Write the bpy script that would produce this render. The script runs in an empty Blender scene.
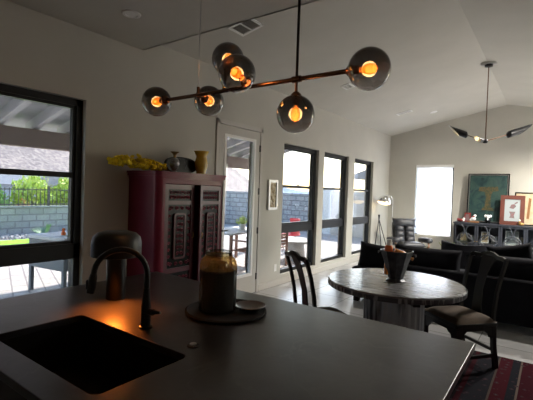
import bpy, bmesh, math, random
from mathutils import Vector, Matrix, noise
random.seed(7)
PI=math.pi
S=bpy.context.scene; COL=S.collection
# ------------------------------------------------------------------ materials
def mat(name,c,rough=.6,metal=0,c2=None,scale=8,bump=0,bscale=None,stretch=None,detail=4,lo=.35,hi=.65,spec=.5,coat=0,emit=None,es=0,sheen=0):
    m=bpy.data.materials.new(name); m.use_nodes=True; nt=m.node_tree; b=nt.nodes['Principled BSDF']
    b.inputs['Base Color'].default_value=(*c,1); b.inputs['Roughness'].default_value=rough; b.inputs['Metallic'].default_value=metal
    b.inputs['Specular IOR Level'].default_value=spec; b.inputs['Coat Weight'].default_value=coat; b.inputs['Coat Roughness'].default_value=.12
    b.inputs['Sheen Weight'].default_value=sheen
    tc=nt.nodes.new('ShaderNodeTexCoord'); mp=nt.nodes.new('ShaderNodeMapping'); nt.links.new(tc.outputs['Object'],mp.inputs[0])
    if stretch: mp.inputs['Scale'].default_value=stretch
    if c2 is not None:
        n=nt.nodes.new('ShaderNodeTexNoise'); n.inputs['Scale'].default_value=scale; n.inputs['Detail'].default_value=detail
        r=nt.nodes.new('ShaderNodeValToRGB'); r.color_ramp.elements[0].position=lo; r.color_ramp.elements[1].position=hi
        r.color_ramp.elements[0].color=(*c,1); r.color_ramp.elements[1].color=(*c2,1)
        nt.links.new(mp.outputs[0],n.inputs[0]); nt.links.new(n.outputs[0],r.inputs[0]); nt.links.new(r.outputs[0],b.inputs['Base Color'])
    if bump:
        n2=nt.nodes.new('ShaderNodeTexNoise'); n2.inputs['Scale'].default_value=bscale or scale*4; n2.inputs['Detail'].default_value=5
        bp=nt.nodes.new('ShaderNodeBump'); bp.inputs['Strength'].default_value=bump; bp.inputs['Distance'].default_value=.01
        nt.links.new(mp.outputs[0],n2.inputs[0]); nt.links.new(n2.outputs[0],bp.inputs['Height']); nt.links.new(bp.outputs[0],b.inputs['Normal'])
    if emit: b.inputs['Emission Color'].default_value=(*emit,1); b.inputs['Emission Strength'].default_value=es
    return m
def brickmat(name,c1,c2,mortar,bw,bh,ms=.01,rough=.8,axis='xy',offset=.5,bump=.3,rot=0,spec=.5,nscale=3,nmix=.35,nc=None):
    m=bpy.data.materials.new(name); m.use_nodes=True; nt=m.node_tree; b=nt.nodes['Principled BSDF']; L=nt.links
    b.inputs['Roughness'].default_value=rough; b.inputs['Specular IOR Level'].default_value=spec
    tc=nt.nodes.new('ShaderNodeTexCoord'); sp=nt.nodes.new('ShaderNodeSeparateXYZ'); cb=nt.nodes.new('ShaderNodeCombineXYZ')
    L.new(tc.outputs['Object'],sp.inputs[0])
    ix={'x':0,'y':1,'z':2}
    L.new(sp.outputs[ix[axis[0]]],cb.inputs[0]); L.new(sp.outputs[ix[axis[1]]],cb.inputs[1])
    mp=nt.nodes.new('ShaderNodeMapping'); mp.inputs['Rotation'].default_value=(0,0,rot); L.new(cb.outputs[0],mp.inputs[0])
    t=nt.nodes.new('ShaderNodeTexBrick'); L.new(mp.outputs[0],t.inputs[0])
    t.inputs['Color1'].default_value=(*c1,1); t.inputs['Color2'].default_value=(*c2,1); t.inputs['Mortar'].default_value=(*mortar,1)
    t.inputs['Scale'].default_value=1; t.inputs['Mortar Size'].default_value=ms; t.inputs['Brick Width'].default_value=bw; t.inputs['Row Height'].default_value=bh
    t.offset=offset
    n=nt.nodes.new('ShaderNodeTexNoise'); n.inputs['Scale'].default_value=nscale; n.inputs['Detail'].default_value=6; L.new(tc.outputs['Object'],n.inputs[0])
    mx=nt.nodes.new('ShaderNodeMix'); mx.data_type='RGBA'; mx.blend_type='MULTIPLY'; mx.inputs['Factor'].default_value=nmix
    L.new(t.outputs[0],mx.inputs[6]); L.new(n.outputs[0],mx.inputs[7]); L.new(mx.outputs[2],b.inputs['Base Color'])
    bp=nt.nodes.new('ShaderNodeBump'); bp.inputs['Strength'].default_value=bump; bp.inputs['Distance'].default_value=.005; bp.invert=True
    L.new(t.outputs['Fac'],bp.inputs['Height']); L.new(bp.outputs[0],b.inputs['Normal'])
    return m
def glassmat(name,tint,refl=.08,tint2=None):
    m=bpy.data.materials.new(name); m.use_nodes=True; nt=m.node_tree; nt.nodes.clear(); L=nt.links
    o=nt.nodes.new('ShaderNodeOutputMaterial'); t=nt.nodes.new('ShaderNodeBsdfTransparent'); g=nt.nodes.new('ShaderNodeBsdfGlossy')
    g.inputs['Roughness'].default_value=.02; t.inputs[0].default_value=(*tint,1)
    lw=nt.nodes.new('ShaderNodeLayerWeight'); pw_=nt.nodes.new('ShaderNodeMath'); pw_.operation='POWER'; pw_.inputs[1].default_value=4.5; L.new(lw.outputs[1],pw_.inputs[0])
    ma=nt.nodes.new('ShaderNodeMath'); ma.operation='MULTIPLY_ADD'; ma.inputs[1].default_value=.9; ma.inputs[2].default_value=refl*.6
    mx=nt.nodes.new('ShaderNodeMixShader'); L.new(pw_.outputs[0],ma.inputs[0]); L.new(ma.outputs[0],mx.inputs[0]); L.new(t.outputs[0],mx.inputs[1]); L.new(g.outputs[0],mx.inputs[2]); L.new(mx.outputs[0],o.inputs[0])
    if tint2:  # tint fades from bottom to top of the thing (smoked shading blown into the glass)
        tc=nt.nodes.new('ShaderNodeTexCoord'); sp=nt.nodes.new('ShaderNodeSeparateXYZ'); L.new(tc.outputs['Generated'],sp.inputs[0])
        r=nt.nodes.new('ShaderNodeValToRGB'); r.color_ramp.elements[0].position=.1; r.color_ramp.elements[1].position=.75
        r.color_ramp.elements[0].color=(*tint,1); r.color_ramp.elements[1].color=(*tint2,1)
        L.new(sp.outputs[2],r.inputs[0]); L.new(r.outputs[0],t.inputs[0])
    return m
def emitmat(name,c,s):
    m=bpy.data.materials.new(name); m.use_nodes=True; b=m.node_tree.nodes['Principled BSDF']
    b.inputs['Base Color'].default_value=(*c,1); b.inputs['Emission Color'].default_value=(*c,1); b.inputs['Emission Strength'].default_value=s
    return m
M={}
M['wall']=mat('wall_paint',(.47,.452,.40),.9,c2=(.50,.48,.425),scale=2,bump=.08,bscale=90)
M['ceil']=mat('ceiling_paint',(.50,.478,.425),.92,c2=(.53,.505,.45),scale=2,bump=.06,bscale=80)
M['trim']=mat('trim_paint',(.5,.475,.43),.6)
M['black_frame']=mat('bronze_window_frame',(.013,.014,.016),.4,0,spec=.35)
M['glass']=glassmat('window_glass',(.56,.57,.58),.05)
M['clear']=glassmat('clear_glass',(.93,.95,.95),.07)
M['tile']=brickmat('floor_tile',(.42,.42,.42),(.46,.46,.455),(.20,.20,.20),.61,.61,.006,.22,'xy',0,.3,nmix=.2)
M['paver']=brickmat('patio_pavers',(.62,.56,.50),(.54,.48,.43),(.30,.26,.24),.42,.21,.012,.8,'xy',.5,.5,rot=.35,nmix=.25)
M['block']=brickmat('grey_block_wall',(.44,.44,.45),(.36,.365,.375),(.24,.24,.25),.4,.2,.018,.9,'yz',.5,.6,nscale=6)
M['blockx']=brickmat('grey_block_wall_end',(.50,.50,.51),(.42,.42,.43),(.22,.22,.23),.4,.2,.02,.9,'xz',.5,.6,nscale=6)
M['stucco']=mat('pale_stucco',(.62,.58,.52),.9,c2=(.68,.64,.58),scale=3,bump=.3,bscale=60)
M['white_stucco']=mat('white_stucco',(.8,.8,.78),.9,bump=.2,bscale=60)
M['beam']=mat('taupe_beam',(.30,.23,.20),.8,c2=(.33,.25,.22),scale=3)
M['rafter']=mat('light_grey_rafter',(.58,.58,.59),.7)
M['deck']=mat('grey_roof_deck',(.50,.50,.52),.8,c2=(.42,.42,.44),scale=4,stretch=(6,1,1))
M['roof']=mat('grey_roof_tile',(.33,.33,.34),.85,c2=(.25,.25,.26),scale=8)
M['lawn']=mat('lawn',(.25,.55,.02),.9,c2=(.36,.68,.05),scale=12,bump=.8,bscale=60)
M['gravel']=mat('gravel',(.62,.58,.55),.95,c2=(.25,.23,.23),scale=28,bump=1,bscale=30)
M['hill']=mat('rocky_desert_hill',(.40,.33,.29),.95,c2=(.20,.165,.16),scale=3,detail=14,lo=.40,hi=.60,bump=1,bscale=1.5)
M['mtn']=mat('haze_tinted_mountain',(.25,.32,.45),1,c2=(.30,.38,.52),scale=.02)  # blue tint of air haze is mixed into the mountain colour
M['dirt']=mat('desert_ground',(.52,.46,.40),.95,c2=(.42,.37,.33),scale=1.5)
M['leaf']=mat('bright_leaf',(.42,.58,.08),.7,c2=(.62,.70,.16),scale=3)
M['leaf2']=mat('mid_leaf',(.22,.42,.10),.7,c2=(.40,.55,.18),scale=3)
M['leaf3']=mat('spiky_leaf',(.12,.20,.12),.6,c2=(.20,.30,.20),scale=5)
M['bark']=mat('bark',(.2,.15,.11),.9)
M['iron']=mat('dark_iron',(.09,.08,.075),.7)
M['counter']=mat('dark_leathered_stone',(.009,.011,.015),.29,c2=(.030,.032,.038),scale=5,detail=8,bump=.04,bscale=25,spec=.55)
def veins(m,col,s=2.2):
    nt=m.node_tree; b=nt.nodes['Principled BSDF']; src=b.inputs['Base Color'].links[0].from_socket
    tc=nt.nodes.new('ShaderNodeTexCoord'); n=nt.nodes.new('ShaderNodeTexNoise'); n.inputs['Scale'].default_value=s; n.inputs['Detail'].default_value=8; n.inputs['Distortion'].default_value=1.2
    nt.links.new(tc.outputs['Object'],n.inputs[0])
    r=nt.nodes.new('ShaderNodeValToRGB'); e=r.color_ramp.elements; e[0].position=.485; e[1].position=.515; e[0].color=(0,0,0,1); e[1].color=(0,0,0,1)
    k=e.new(.5); k.color=(1,1,1,1)
    nt.links.new(n.outputs[0],r.inputs[0]); mx=nt.nodes.new('ShaderNodeMix'); mx.data_type='RGBA'
    nt.links.new(r.outputs[0],mx.inputs['Factor']); nt.links.new(src,mx.inputs[6]); mx.inputs[7].default_value=(*col,1); nt.links.new(mx.outputs[2],b.inputs['Base Color'])
veins(M['counter'],(.032,.034,.038))
M['cabinet']=mat('dark_cabinet_paint',(.02,.02,.022),.5)
M['sink']=mat('black_composite_sink',(.006,.006,.007),.55,spec=.25)
M['mblack']=mat('matte_black_metal',(.006,.006,.007),.38,0,spec=.4)
M['chrome']=mat('chrome',(.8,.8,.8),.08,1)
M['steel']=mat('brushed_steel',(.6,.6,.6),.3,1)
M['bronze']=mat('brushed_bronze',(.20,.105,.065),.25,1)
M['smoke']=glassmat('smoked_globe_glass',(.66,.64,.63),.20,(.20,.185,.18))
M['amberbulb']=glassmat('amber_bulb_glass',(1,.62,.25),.10)
M['filament']=emitmat('glowing_filament',(1,.36,.05),4.5)
M['red']=mat('burgundy_lacquer',(.14,.008,.026),.42,c2=(.18,.012,.034),scale=4,spec=.3,coat=.12)
M['reddark']=mat('dark_carved_lacquer',(.055,.007,.014),.4,c2=(.085,.010,.02),scale=10,spec=.5,coat=.5)
M['yellow']=mat('yellow_dried_flowers',(.85,.62,.01),.9,c2=(.62,.42,.01),scale=20)
M['yglaze']=mat('mustard_glaze',(.62,.40,.04),.25,c2=(.45,.26,.03),scale=6,coat=.5)
M['cloisonne']=mat('grey_patterned_enamel',(.30,.30,.31),.3,.2,c2=(.10,.08,.07),scale=30,coat=.4)
M['brass']=mat('aged_brass',(.35,.22,.08),.35,.9)
M['blackgloss']=mat('black_gloss',(.006,.006,.007),.35,spec=.25)
M['ribglass']=glassmat('ribbed_smoke_glass',(.62,.63,.62),.12)
def addbody(m,col,k):
    nt=m.node_tree; o=nt.nodes['Material Output']; src=o.inputs[0].links[0].from_socket
    d=nt.nodes.new('ShaderNodeBsdfDiffuse'); d.inputs[0].default_value=(*col,1); mx=nt.nodes.new('ShaderNodeMixShader'); mx.inputs[0].default_value=k
    nt.links.new(src,mx.inputs[1]); nt.links.new(d.outputs[0],mx.inputs[2]); nt.links.new(mx.outputs[0],o.inputs[0])
addbody(M['ribglass'],(.10,.11,.11),.25)
M['amberglass']=glassmat('amber_glass_shoulder',(.95,.78,.45),.2); addbody(M['amberglass'],(.75,.48,.14),.32)
M['darkfill']=mat('dark_contents',(.015,.014,.013),.7)
M['trayslate']=mat('dark_slate_tray',(.008,.008,.009),.8,c2=(.012,.012,.012),scale=9,spec=.2)
M['pewter']=mat('pewter_dish',(.16,.16,.165),.3,.6)
M['tabletop']=mat('grey_marble_top',(.25,.25,.252),.26,c2=(.15,.15,.155),scale=3.2,stretch=(1.5,8,1),detail=12,lo=.38,hi=.62,coat=.4)
M['tableedge']=mat('banded_stone_edge',(.04,.042,.055),.4,c2=(.26,.265,.28),scale=9,stretch=(3,3,.6),lo=.5,hi=.6)
M['fluted']=mat('streaked_stone_pedestal',(.04,.045,.06),.45,c2=(.36,.38,.42),scale=3.2,stretch=(3.5,3.5,.35),lo=.44,hi=.54)
M['wood_black']=mat('black_lacquered_wood',(.004,.004,.004),.3,spec=.22,coat=0)
M['seat']=mat('tan_suede_seat',(.075,.046,.024),.95,c2=(.05,.032,.018),scale=6)
M['sofa']=mat('black_velvet_upholstery',(.007,.007,.009),.95,c2=(.011,.011,.014),scale=6,spec=.15)
M['leather']=mat('charcoal_leather',(.035,.035,.04),.36,c2=(.05,.05,.055),scale=8,bump=.3,bscale=60)
M['walnut']=mat('walnut_wood',(.20,.09,.035),.4,c2=(.28,.13,.05),scale=3,stretch=(1,8,1))
M['media']=mat('blue_black_cabinet',(.025,.028,.036),.4,c2=(.035,.038,.048),scale=5)
M['shade']=mat('white_roller_shade',(.85,.87,.9),.9)
M['bone']=mat('white_ceramic',(.75,.73,.7),.35)
M['redglaze']=mat('dark_red_ceramic',(.2,.03,.025),.3)
M['orange']=mat('orange_label',(.75,.16,.03),.5)
M['amberbottle']=mat('amber_bottle_glass',(.55,.20,.04),.15,coat=.5)
M['bucket']=mat('hammered_dark_pewter',(.028,.03,.037),.35,.6,c2=(.07,.072,.08),scale=12,bump=.5,bscale=30)
M['white']=mat('white_plastic',(.8,.79,.76),.5)
M['ventdark']=mat('vent_shadow_grey',(.45,.44,.41),.8)
M['redplastic']=mat('red_outdoor_chair',(.75,.07,.10),.5)
M['stone_top']=mat('pale_table_top',(.55,.55,.55),.6,c2=(.45,.45,.46),scale=6)
M['greyplastic']=mat('grey_resin',(.17,.18,.19),.7)
M['brownwood']=mat('outdoor_brown_wood',(.26,.13,.09),.7,c2=(.34,.18,.13),scale=4,stretch=(1,1,10))
M['medback']=mat('grey_blue_back_panel',(.07,.078,.095),.6)
M['plant']=mat('succulent_green',(.12,.2,.05),.6,c2=(.3,.32,.12),scale=6)
M['clay']=mat('clay_pot',(.1,.07,.05),.7)
# translucent shade
nt=M['shade'].node_tree; tr=nt.nodes.new('ShaderNodeBsdfTranslucent'); tr.inputs[0].default_value=(.92,.94,1,1); mxs=nt.nodes.new('ShaderNodeMixShader'); mxs.inputs[0].default_value=.75
nt.links.new(nt.nodes['Principled BSDF'].outputs[0],mxs.inputs[1]); nt.links.new(tr.outputs[0],mxs.inputs[2]); nt.links.new(mxs.outputs[0],nt.nodes['Material Output'].inputs[0])
# paintings
def paintmat(name,cols,scale,dist=1.5):
    m=bpy.data.materials.new(name); m.use_nodes=True; nt=m.node_tree; b=nt.nodes['Principled BSDF']; b.inputs['Roughness'].default_value=.45
    tc=nt.nodes.new('ShaderNodeTexCoord'); n=nt.nodes.new('ShaderNodeTexNoise'); n.inputs['Scale'].default_value=scale; n.inputs['Detail'].default_value=7; n.inputs['Distortion'].default_value=dist
    r=nt.nodes.new('ShaderNodeValToRGB'); nt.links.new(tc.outputs['Object'],n.inputs[0]); nt.links.new(n.outputs[0],r.inputs[0]); nt.links.new(r.outputs[0],b.inputs['Base Color'])
    e=r.color_ramp.elements; e[0].position=.3; e[0].color=(*cols[0],1); e[1].position=.72; e[1].color=(*cols[-1],1)
    for i,c in enumerate(cols[1:-1]): k=e.new(.3+.42*(i+1)/(len(cols)-1)); k.color=(*c,1)
    return m
M['teal']=paintmat('teal_abstract_paint',[(.004,.012,.013),(.010,.035,.036),(.028,.06,.046),(.008,.02,.034)],4)
M['gold']=paintmat('gold_brushwork',[(.01,.03,.03),(.04,.045,.02),(.09,.06,.02),(.014,.035,.034)],14)
M['mosaic']=paintmat('mosaic_relief',[(.03,.02,.015),(.35,.27,.15),(.5,.45,.35),(.05,.04,.03)],16,.5)
M['mosaic'].node_tree.nodes['Principled BSDF'].inputs['Metallic'].default_value=.3
M['redart']=mat('red_ink',(.20,.09,.09),.7,c2=(.14,.12,.12),scale=30)
M['palemat']=mat('pale_mount_board',(.30,.33,.33),.6)
M['cream']=mat('cream_print',(.55,.45,.30),.6,c2=(.45,.33,.2),scale=9)
M['redwood']=mat('reddish_wood_frame',(.10,.032,.022),.4,c2=(.13,.04,.027),scale=5)
def rugmat():
    m=bpy.data.materials.new('oriental_rug'); m.use_nodes=True; nt=m.node_tree; b=nt.nodes['Principled BSDF']; b.inputs['Roughness'].default_value=1; b.inputs['Specular IOR Level'].default_value=.05; L=nt.links
    tc=nt.nodes.new('ShaderNodeTexCoord'); sp=nt.nodes.new('ShaderNodeSeparateXYZ'); L.new(tc.outputs['Object'],sp.inputs[0])
    # bands parallel to the long edge
    ab=nt.nodes.new('ShaderNodeMath'); ab.operation='ABSOLUTE'; L.new(sp.outputs[0],ab.inputs[0])
    r=nt.nodes.new('ShaderNodeValToRGB'); r.color_ramp.interpolation='CONSTANT'; L.new(ab.outputs[0],r.inputs[0])
    e=r.color_ramp.elements; e[0].position=0; e[0].color=(.03,.003,.007,1); e[1].position=.42; e[1].color=(.10,.075,.065,1)
    for p,c in [(.435,(.01,.01,.014,1)),(.50,(.038,.004,.008,1)),(.60,(.06,.045,.04,1)),(.615,(.012,.012,.016,1)),(.78,(.03,.004,.007,1)),(.82,(.008,.008,.01,1))]:
        k=e.new(p); k.color=c
    v=nt.nodes.new('ShaderNodeTexVoronoi'); v.inputs['Scale'].default_value=16; v.distance='MANHATTAN'; L.new(tc.outputs['Object'],v.inputs[0])
    r2=nt.nodes.new('ShaderNodeValToRGB'); r2.color_ramp.interpolation='CONSTANT'; L.new(v.outputs['Distance'],r2.inputs[0])
    e=r2.color_ramp.elements; e[0].position=0; e[0].color=(.075,.055,.05,1); e[1].position=.12; e[1].color=(.02,.02,.03,1); k=e.new(.25); k.color=(.05,.02,.022,1)
    gt=nt.nodes.new('ShaderNodeMath'); gt.operation='GREATER_THAN'; gt.inputs[1].default_value=.34; L.new(v.outputs['Distance'],gt.inputs[0])
    mx=nt.nodes.new('ShaderNodeMix'); mx.data_type='RGBA'; L.new(gt.outputs[0],mx.inputs['Factor']); L.new(r2.outputs[0],mx.inputs[6]); L.new(r.outputs[0],mx.inputs[7])
    L.new(mx.outputs[2],b.inputs['Base Color']); return m
M['rug']=rugmat()
# ------------------------------------------------------------------ mesh helpers
def bm_(): return bmesh.new()
def merge(bm,b2,mtx=None):
    me=bpy.data.meshes.new('tmp'); b2.to_mesh(me); b2.free()
    if mtx: me.transform(mtx)
    bm.from_mesh(me); bpy.data.meshes.remove(me)
def T(loc=(0,0,0),rot=(0,0,0)):
    from mathutils import Euler
    return Matrix.Translation(loc)@Euler(rot).to_matrix().to_4x4()
def box(bm,x0,x1,y0,y1,z0,z1,r=0,seg=2,mtx=None):
    b=bm_(); bmesh.ops.create_cube(b,size=1)
    for v in b.verts: v.co=Vector(((x0+x1)/2+v.co.x*(x1-x0),(y0+y1)/2+v.co.y*(y1-y0),(z0+z1)/2+v.co.z*(z1-z0)))
    if r>0: bmesh.ops.bevel(b,geom=b.edges[:],offset=r,segments=seg,profile=.5,affect='EDGES')
    merge(bm,b,mtx); return bm
def B(x0,x1,y0,y1,z0,z1,r=0,seg=2,mtx=None): return box(bm_(),x0,x1,y0,y1,z0,z1,r,seg,mtx)
def pillow(w,h,t,mtx=None,n=12,bm=None):
    """soft cushion standing in XZ plane, thickness along Y"""
    b=bm_(); g={}
    for s in (-1,1):
        for i in range(n+1):
            for j in range(n+1):
                u=i/n*2-1; v=j/n*2-1
                if s==1 and (i in(0,n) or j in(0,n)): g[s,i,j]=g[-1,i,j]; continue
                k=(1-abs(u)**2.6)*(1-abs(v)**2.6)
                pu=u*(1-.06*(1-v*v)) ; pv=v*(1-.06*(1-u*u))
                g[s,i,j]=b.verts.new((pu*w/2,s*t/2*k**.45,pv*h/2))
    for s in (-1,1):
        for i in range(n):
            for j in range(n):
                q=[g[s,i,j],g[s,i+1,j],g[s,i+1,j+1],g[s,i,j+1]]
                if s==1: q.reverse()
                b.faces.new(q)
    bm=bm or bm_(); merge(bm,b,mtx); return bm
def lathe(pts,n=32,mtx=None,bm=None,flute=0,nf=0):
    b=bm_(); rings=[]
    for r,z in pts:
        if r<1e-5: rings.append([b.verts.new((0,0,z))]); continue
        rings.append([b.verts.new(((r*(1+flute*math.cos(nf*2*PI*k/n)))*math.cos(2*PI*k/n),(r*(1+flute*math.cos(nf*2*PI*k/n)))*math.sin(2*PI*k/n),z)) for k in range(n)])
    for a,c in zip(rings,rings[1:]):
        if len(a)==1 and len(c)==1: continue
        for k in range(n):
            k2=(k+1)%n
            if len(a)==1: b.faces.new((a[0],c[k2],c[k]))
            elif len(c)==1: b.faces.new((a[k],a[k2],c[0]))
            else: b.faces.new((a[k],a[k2],c[k2],c[k]))
    bmesh.ops.recalc_face_normals(b,faces=b.faces[:])
    bm=bm or bm_(); merge(bm,b,mtx); return bm
def tube(path,r,n=10,bm=None,caps=True,rad=None):
    b=bm_(); P=[Vector(p) for p in path]; rings=[]; up=None
    for i,p in enumerate(P):
        d=(P[min(i+1,len(P)-1)]-P[max(i-1,0)]).normalized()
        if up is None: up=Vector((0,0,1)) if abs(d.z)<.9 else Vector((1,0,0))
        s=d.cross(up).normalized(); up=s.cross(d).normalized()
        rr=rad[i] if rad else r
        rings.append([b.verts.new(p+rr*(math.cos(2*PI*k/n)*s+math.sin(2*PI*k/n)*up)) for k in range(n)])
    for a,c in zip(rings,rings[1:]):
        for k in range(n): b.faces.new((a[k],a[(k+1)%n],c[(k+1)%n],c[k]))
    if caps: b.faces.new(rings[0][::-1]); b.faces.new(rings[-1])
    bmesh.ops.recalc_face_normals(b,faces=b.faces[:])
    bm=bm or bm_(); merge(bm,b); return bm
def bar(path,w,t,bm=None,up=(0,0,1),ws=None):
    """rectangular section swept along path: w along side, t along up"""
    b=bm_(); P=[Vector(p) for p in path]; rings=[]
    for i,p in enumerate(P):
        d=(P[min(i+1,len(P)-1)]-P[max(i-1,0)]).normalized(); s=d.cross(Vector(up)).normalized(); u=s.cross(d).normalized()
        ww=ws[i] if ws else w
        rings.append([b.verts.new(p+s*a*ww/2+u*c*t/2) for a,c in((-1,-1),(1,-1),(1,1),(-1,1))])
    for a,c in zip(rings,rings[1:]):
        for k in range(4): b.faces.new((a[k],a[(k+1)%4],c[(k+1)%4],c[k]))
    b.faces.new(rings[0][::-1]); b.faces.new(rings[-1])
    bmesh.ops.recalc_face_normals(b,faces=b.faces[:])
    bm=bm or bm_(); merge(bm,b); return bm
def plate(outer,holes,t,mtx=None,bm=None):
    """flat polygon (2D) with holes, extruded by t along +local z"""
    b=bm_(); E=[]
    for loop in [outer]+list(holes):
        vs=[b.verts.new((p[0],p[1],0)) for p in loop]
        for i in range(len(vs)): E.append(b.edges.new((vs[i],vs[(i+1)%len(vs)])))
    bmesh.ops.triangle_fill(b,edges=E,use_beauty=True,use_dissolve=False)
    g=bmesh.ops.extrude_face_region(b,geom=b.faces[:])
    for v in g['geom']:
        if isinstance(v,bmesh.types.BMVert): v.co.z+=t
    bmesh.ops.recalc_face_normals(b,faces=b.faces[:])
    bm=bm or bm_(); merge(bm,b,mtx); return bm
def rect(x0,x1,y0,y1): return [(x0,y0),(x1,y0),(x1,y1),(x0,y1)]
def rrect(x0,x1,y0,y1,r,n=6):
    o=[]
    for cx,cy,a in((x1-r,y0+r,-PI/2),(x1-r,y1-r,0),(x0+r,y1-r,PI/2),(x0+r,y0+r,PI)):
        for k in range(n+1): o.append((cx+r*math.cos(a+PI/2*k/n),cy+r*math.sin(a+PI/2*k/n)))
    return o
def obj(name,bm,m,parent=None,loc=None,smooth=False,rot=None,**p):
    me=bpy.data.meshes.new(name); bm.to_mesh(me); bm.free(); o=bpy.data.objects.new(name,me); COL.objects.link(o)
    if isinstance(m,str): m=M[m]
    me.materials.append(m)
    if smooth:
        me.polygons.foreach_set('use_smooth',[True]*len(me.polygons))
        if smooth!='all': me.set_sharp_from_angle(angle=math.radians(38))
    if parent: o.parent=parent
    if loc: o.location=loc
    if rot: o.rotation_euler=rot
    for k,v in p.items(): o[k]=v
    return o
def thing(name,label,cat,loc=(0,0,0),rz=0,group=None):
    o=bpy.data.objects.new(name,None); COL.objects.link(o); o.empty_display_size=.1; o.location=loc; o.rotation_euler=(0,0,rz)
    o['label']=label; o['category']=cat
    if group:o['group']=group
    return o
def tag(o,label,cat,group=None):
    o['label']=label; o['category']=cat
    if group:o['group']=group
    return o
def struct(name,bm,m,parent=None,**k):
    o=obj(name,bm,m,parent,**k)
    if not parent:o['kind']='structure'
    return o
def dup(root,loc,rz,label,group=None):
    r=root.copy(); COL.objects.link(r); r.location=loc; r.rotation_euler=(0,0,rz); r['label']=label
    if group:r['group']=group
    def rec(a,b):
        for ch in list(a.children):
            c=ch.copy(); COL.objects.link(c); c.parent=b; rec(ch,c)
    rec(root,r); return r
# local z of plate -> world axes
YZ=lambda x:Matrix(((0,0,1,x),(1,0,0,0),(0,1,0,0),(0,0,0,1)))     # (a,b)->(y,z), thickness +x
XZ=lambda y:Matrix(((1,0,0,0),(0,0,1,y),(0,1,0,0),(0,0,0,1)))     # (a,b)->(x,z), thickness +y
# ------------------------------------------------------------------ room
XL=-3.675; XR=1.76; YF=10.8; YB=-1.7; YK=2.72; ZK=3.04; EV=3.17; RD=3.76; RX=-.957
SL=(RD-EV)/(RX-XL)
vz=lambda x: EV+(x-XL)*SL if x<RX else RD-(x-RX)*SL
WIN=[(.62,2.085),(5.55,6.77),(6.99,8.14),(8.46,9.60)]; WZ0,WZ1=.16,2.372
DO=(3.955,4.875,0,2.45)
struct('floor',B(XL-.2,XR+.2,YB-.2,YF+.2,-.1,0),'tile')
hl=[rect(a,b,WZ0,WZ1) for a,b in WIN]
outer=[(YB,0),(DO[0],0),(DO[0],DO[3]),(DO[1],DO[3]),(DO[1],0),(YF,0),(YF,EV+.01),(YB,EV+.01)]
struct('wall_left',plate(outer,hl,.2,YZ(XL-.2)),'wall')
FW=(-2.965,-2.05,.56,2.38)
struct('wall_far',plate([(XL-.2,0),(XR+.2,0),(XR+.2,EV),(RX,RD+.05),(XL-.2,EV)],[rect(*FW)],.2,XZ(YF)),'wall')
SD=(7.9,10.55)  # added opening, out of view, brings extra daylight to the far room
struct('wall_right',plate([(YB,0),(SD[0],0),(SD[0],2.5),(SD[1],2.5),(SD[1],0),(YF,0),(YF,EV+.02),(YB,EV+.02)],[],.2,YZ(XR)),'wall')
struct('wall_back',B(XL-.2,XR+.2,YB-.2,YB,0,EV),'wall')
struct('ceiling',B(XL,XR,YB,YK,ZK,ZK+.1),'ceil')
struct('ceiling',plate([(XL-.2,EV-.2*SL),(RX,RD),(XR+.2,EV-.2*SL),(XR+.2,EV+.1),(RX,RD+.12),(XL-.2,EV+.1)],[],YF-YK+.2,XZ(YK)),'ceil')
struct('wall_header',plate([(XL,ZK),(XR,ZK),(XR,EV),(RX,RD),(XL,EV)],[],.02,XZ(YK-.02)),'wall')
# baseboards
bb=bm_()
for a,b_ in((YB,DO[0]-.07),(DO[1]+.07,YF)): box(bb,XL,XL+.015,a,b_,0,.10,.003)
struct('baseboard_left',bb,'trim'); struct('baseboard_far',B(XL,XR,YF-.015,YF,0,.10,.003),'trim')
# windows
for i,(a,b_) in enumerate(WIN):
    f=bm_(); x0,x1=XL-.15,XL-.06; w=.06
    box(f,x0,x1,a,a+w,WZ0,WZ1); box(f,x0,x1,b_-w,b_,WZ0,WZ1); box(f,x0,x1,a,b_,WZ1-w,WZ1); box(f,x0,x1,a,b_,WZ0,WZ0+w)
    box(f,x0,x1,a,b_,.845,.99)
    wn=struct('window_%d'%(i+1),f,'black_frame')
    s=bm_(); x0,x1=XL-.13,XL-.075; zt=1.655
    box(s,x0,x1,a+w,b_-w,zt-.03,zt+.02,.004)                    # meeting rail
    for y in (a+w,b_-w-.028): box(s,x0,x1,y,y+.028,.99,WZ1-w,.004)
    box(s,x0,x1,a+w,b_-w,.99,1.02); box(s,x0,x1,a+w,b_-w,WZ1-w-.028,WZ1-w)
    obj('sash',s,'black_frame',wn)
    l=B(XL-.085,XL-.06,(a+b_)/2-.03,(a+b_)/2+.03,zt+.02,zt+.035,.003); obj('sash_lock',l,'mblack',wn)
    g=bm_(); box(g,XL-.105,XL-.10,a+w,b_-w,.99,WZ1-w); obj('pane',g,'glass',wn)
    g=bm_(); box(g,XL-.105,XL-.10,a+w,b_-w,WZ0+w,.845); obj('pane',g,'glass',wn)
# far window with shade
f=bm_(); a,b_,c,d=FW
for q in((a,a+.05,c,d),(b_-.05,b_,c,d),(a,b_,c,c+.05),(a,b_,d-.05,d)): box(f,q[0],q[1],YF+.1,YF+.16,q[2],q[3])
wn=struct('window_5',f,'black_frame'); obj('pane',B(a+.05,b_-.05,YF+.12,YF+.125,c+.05,d-.05),'clear',wn)
sh=thing('roller_shade','white translucent roller shade glowing in the far window','shade',((a+b_)/2,YF+.03,c))
obj('fabric',B(a-(a+b_)/2+.012,b_-(a+b_)/2-.03,-.001,.001,.02,d-c-.07),'shade',sh)
obj('cassette',B(a-(a+b_)/2+.005,b_-(a+b_)/2-.005,-.03,.045,d-c-.075,d-c-.002,.006),'white',sh)
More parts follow.
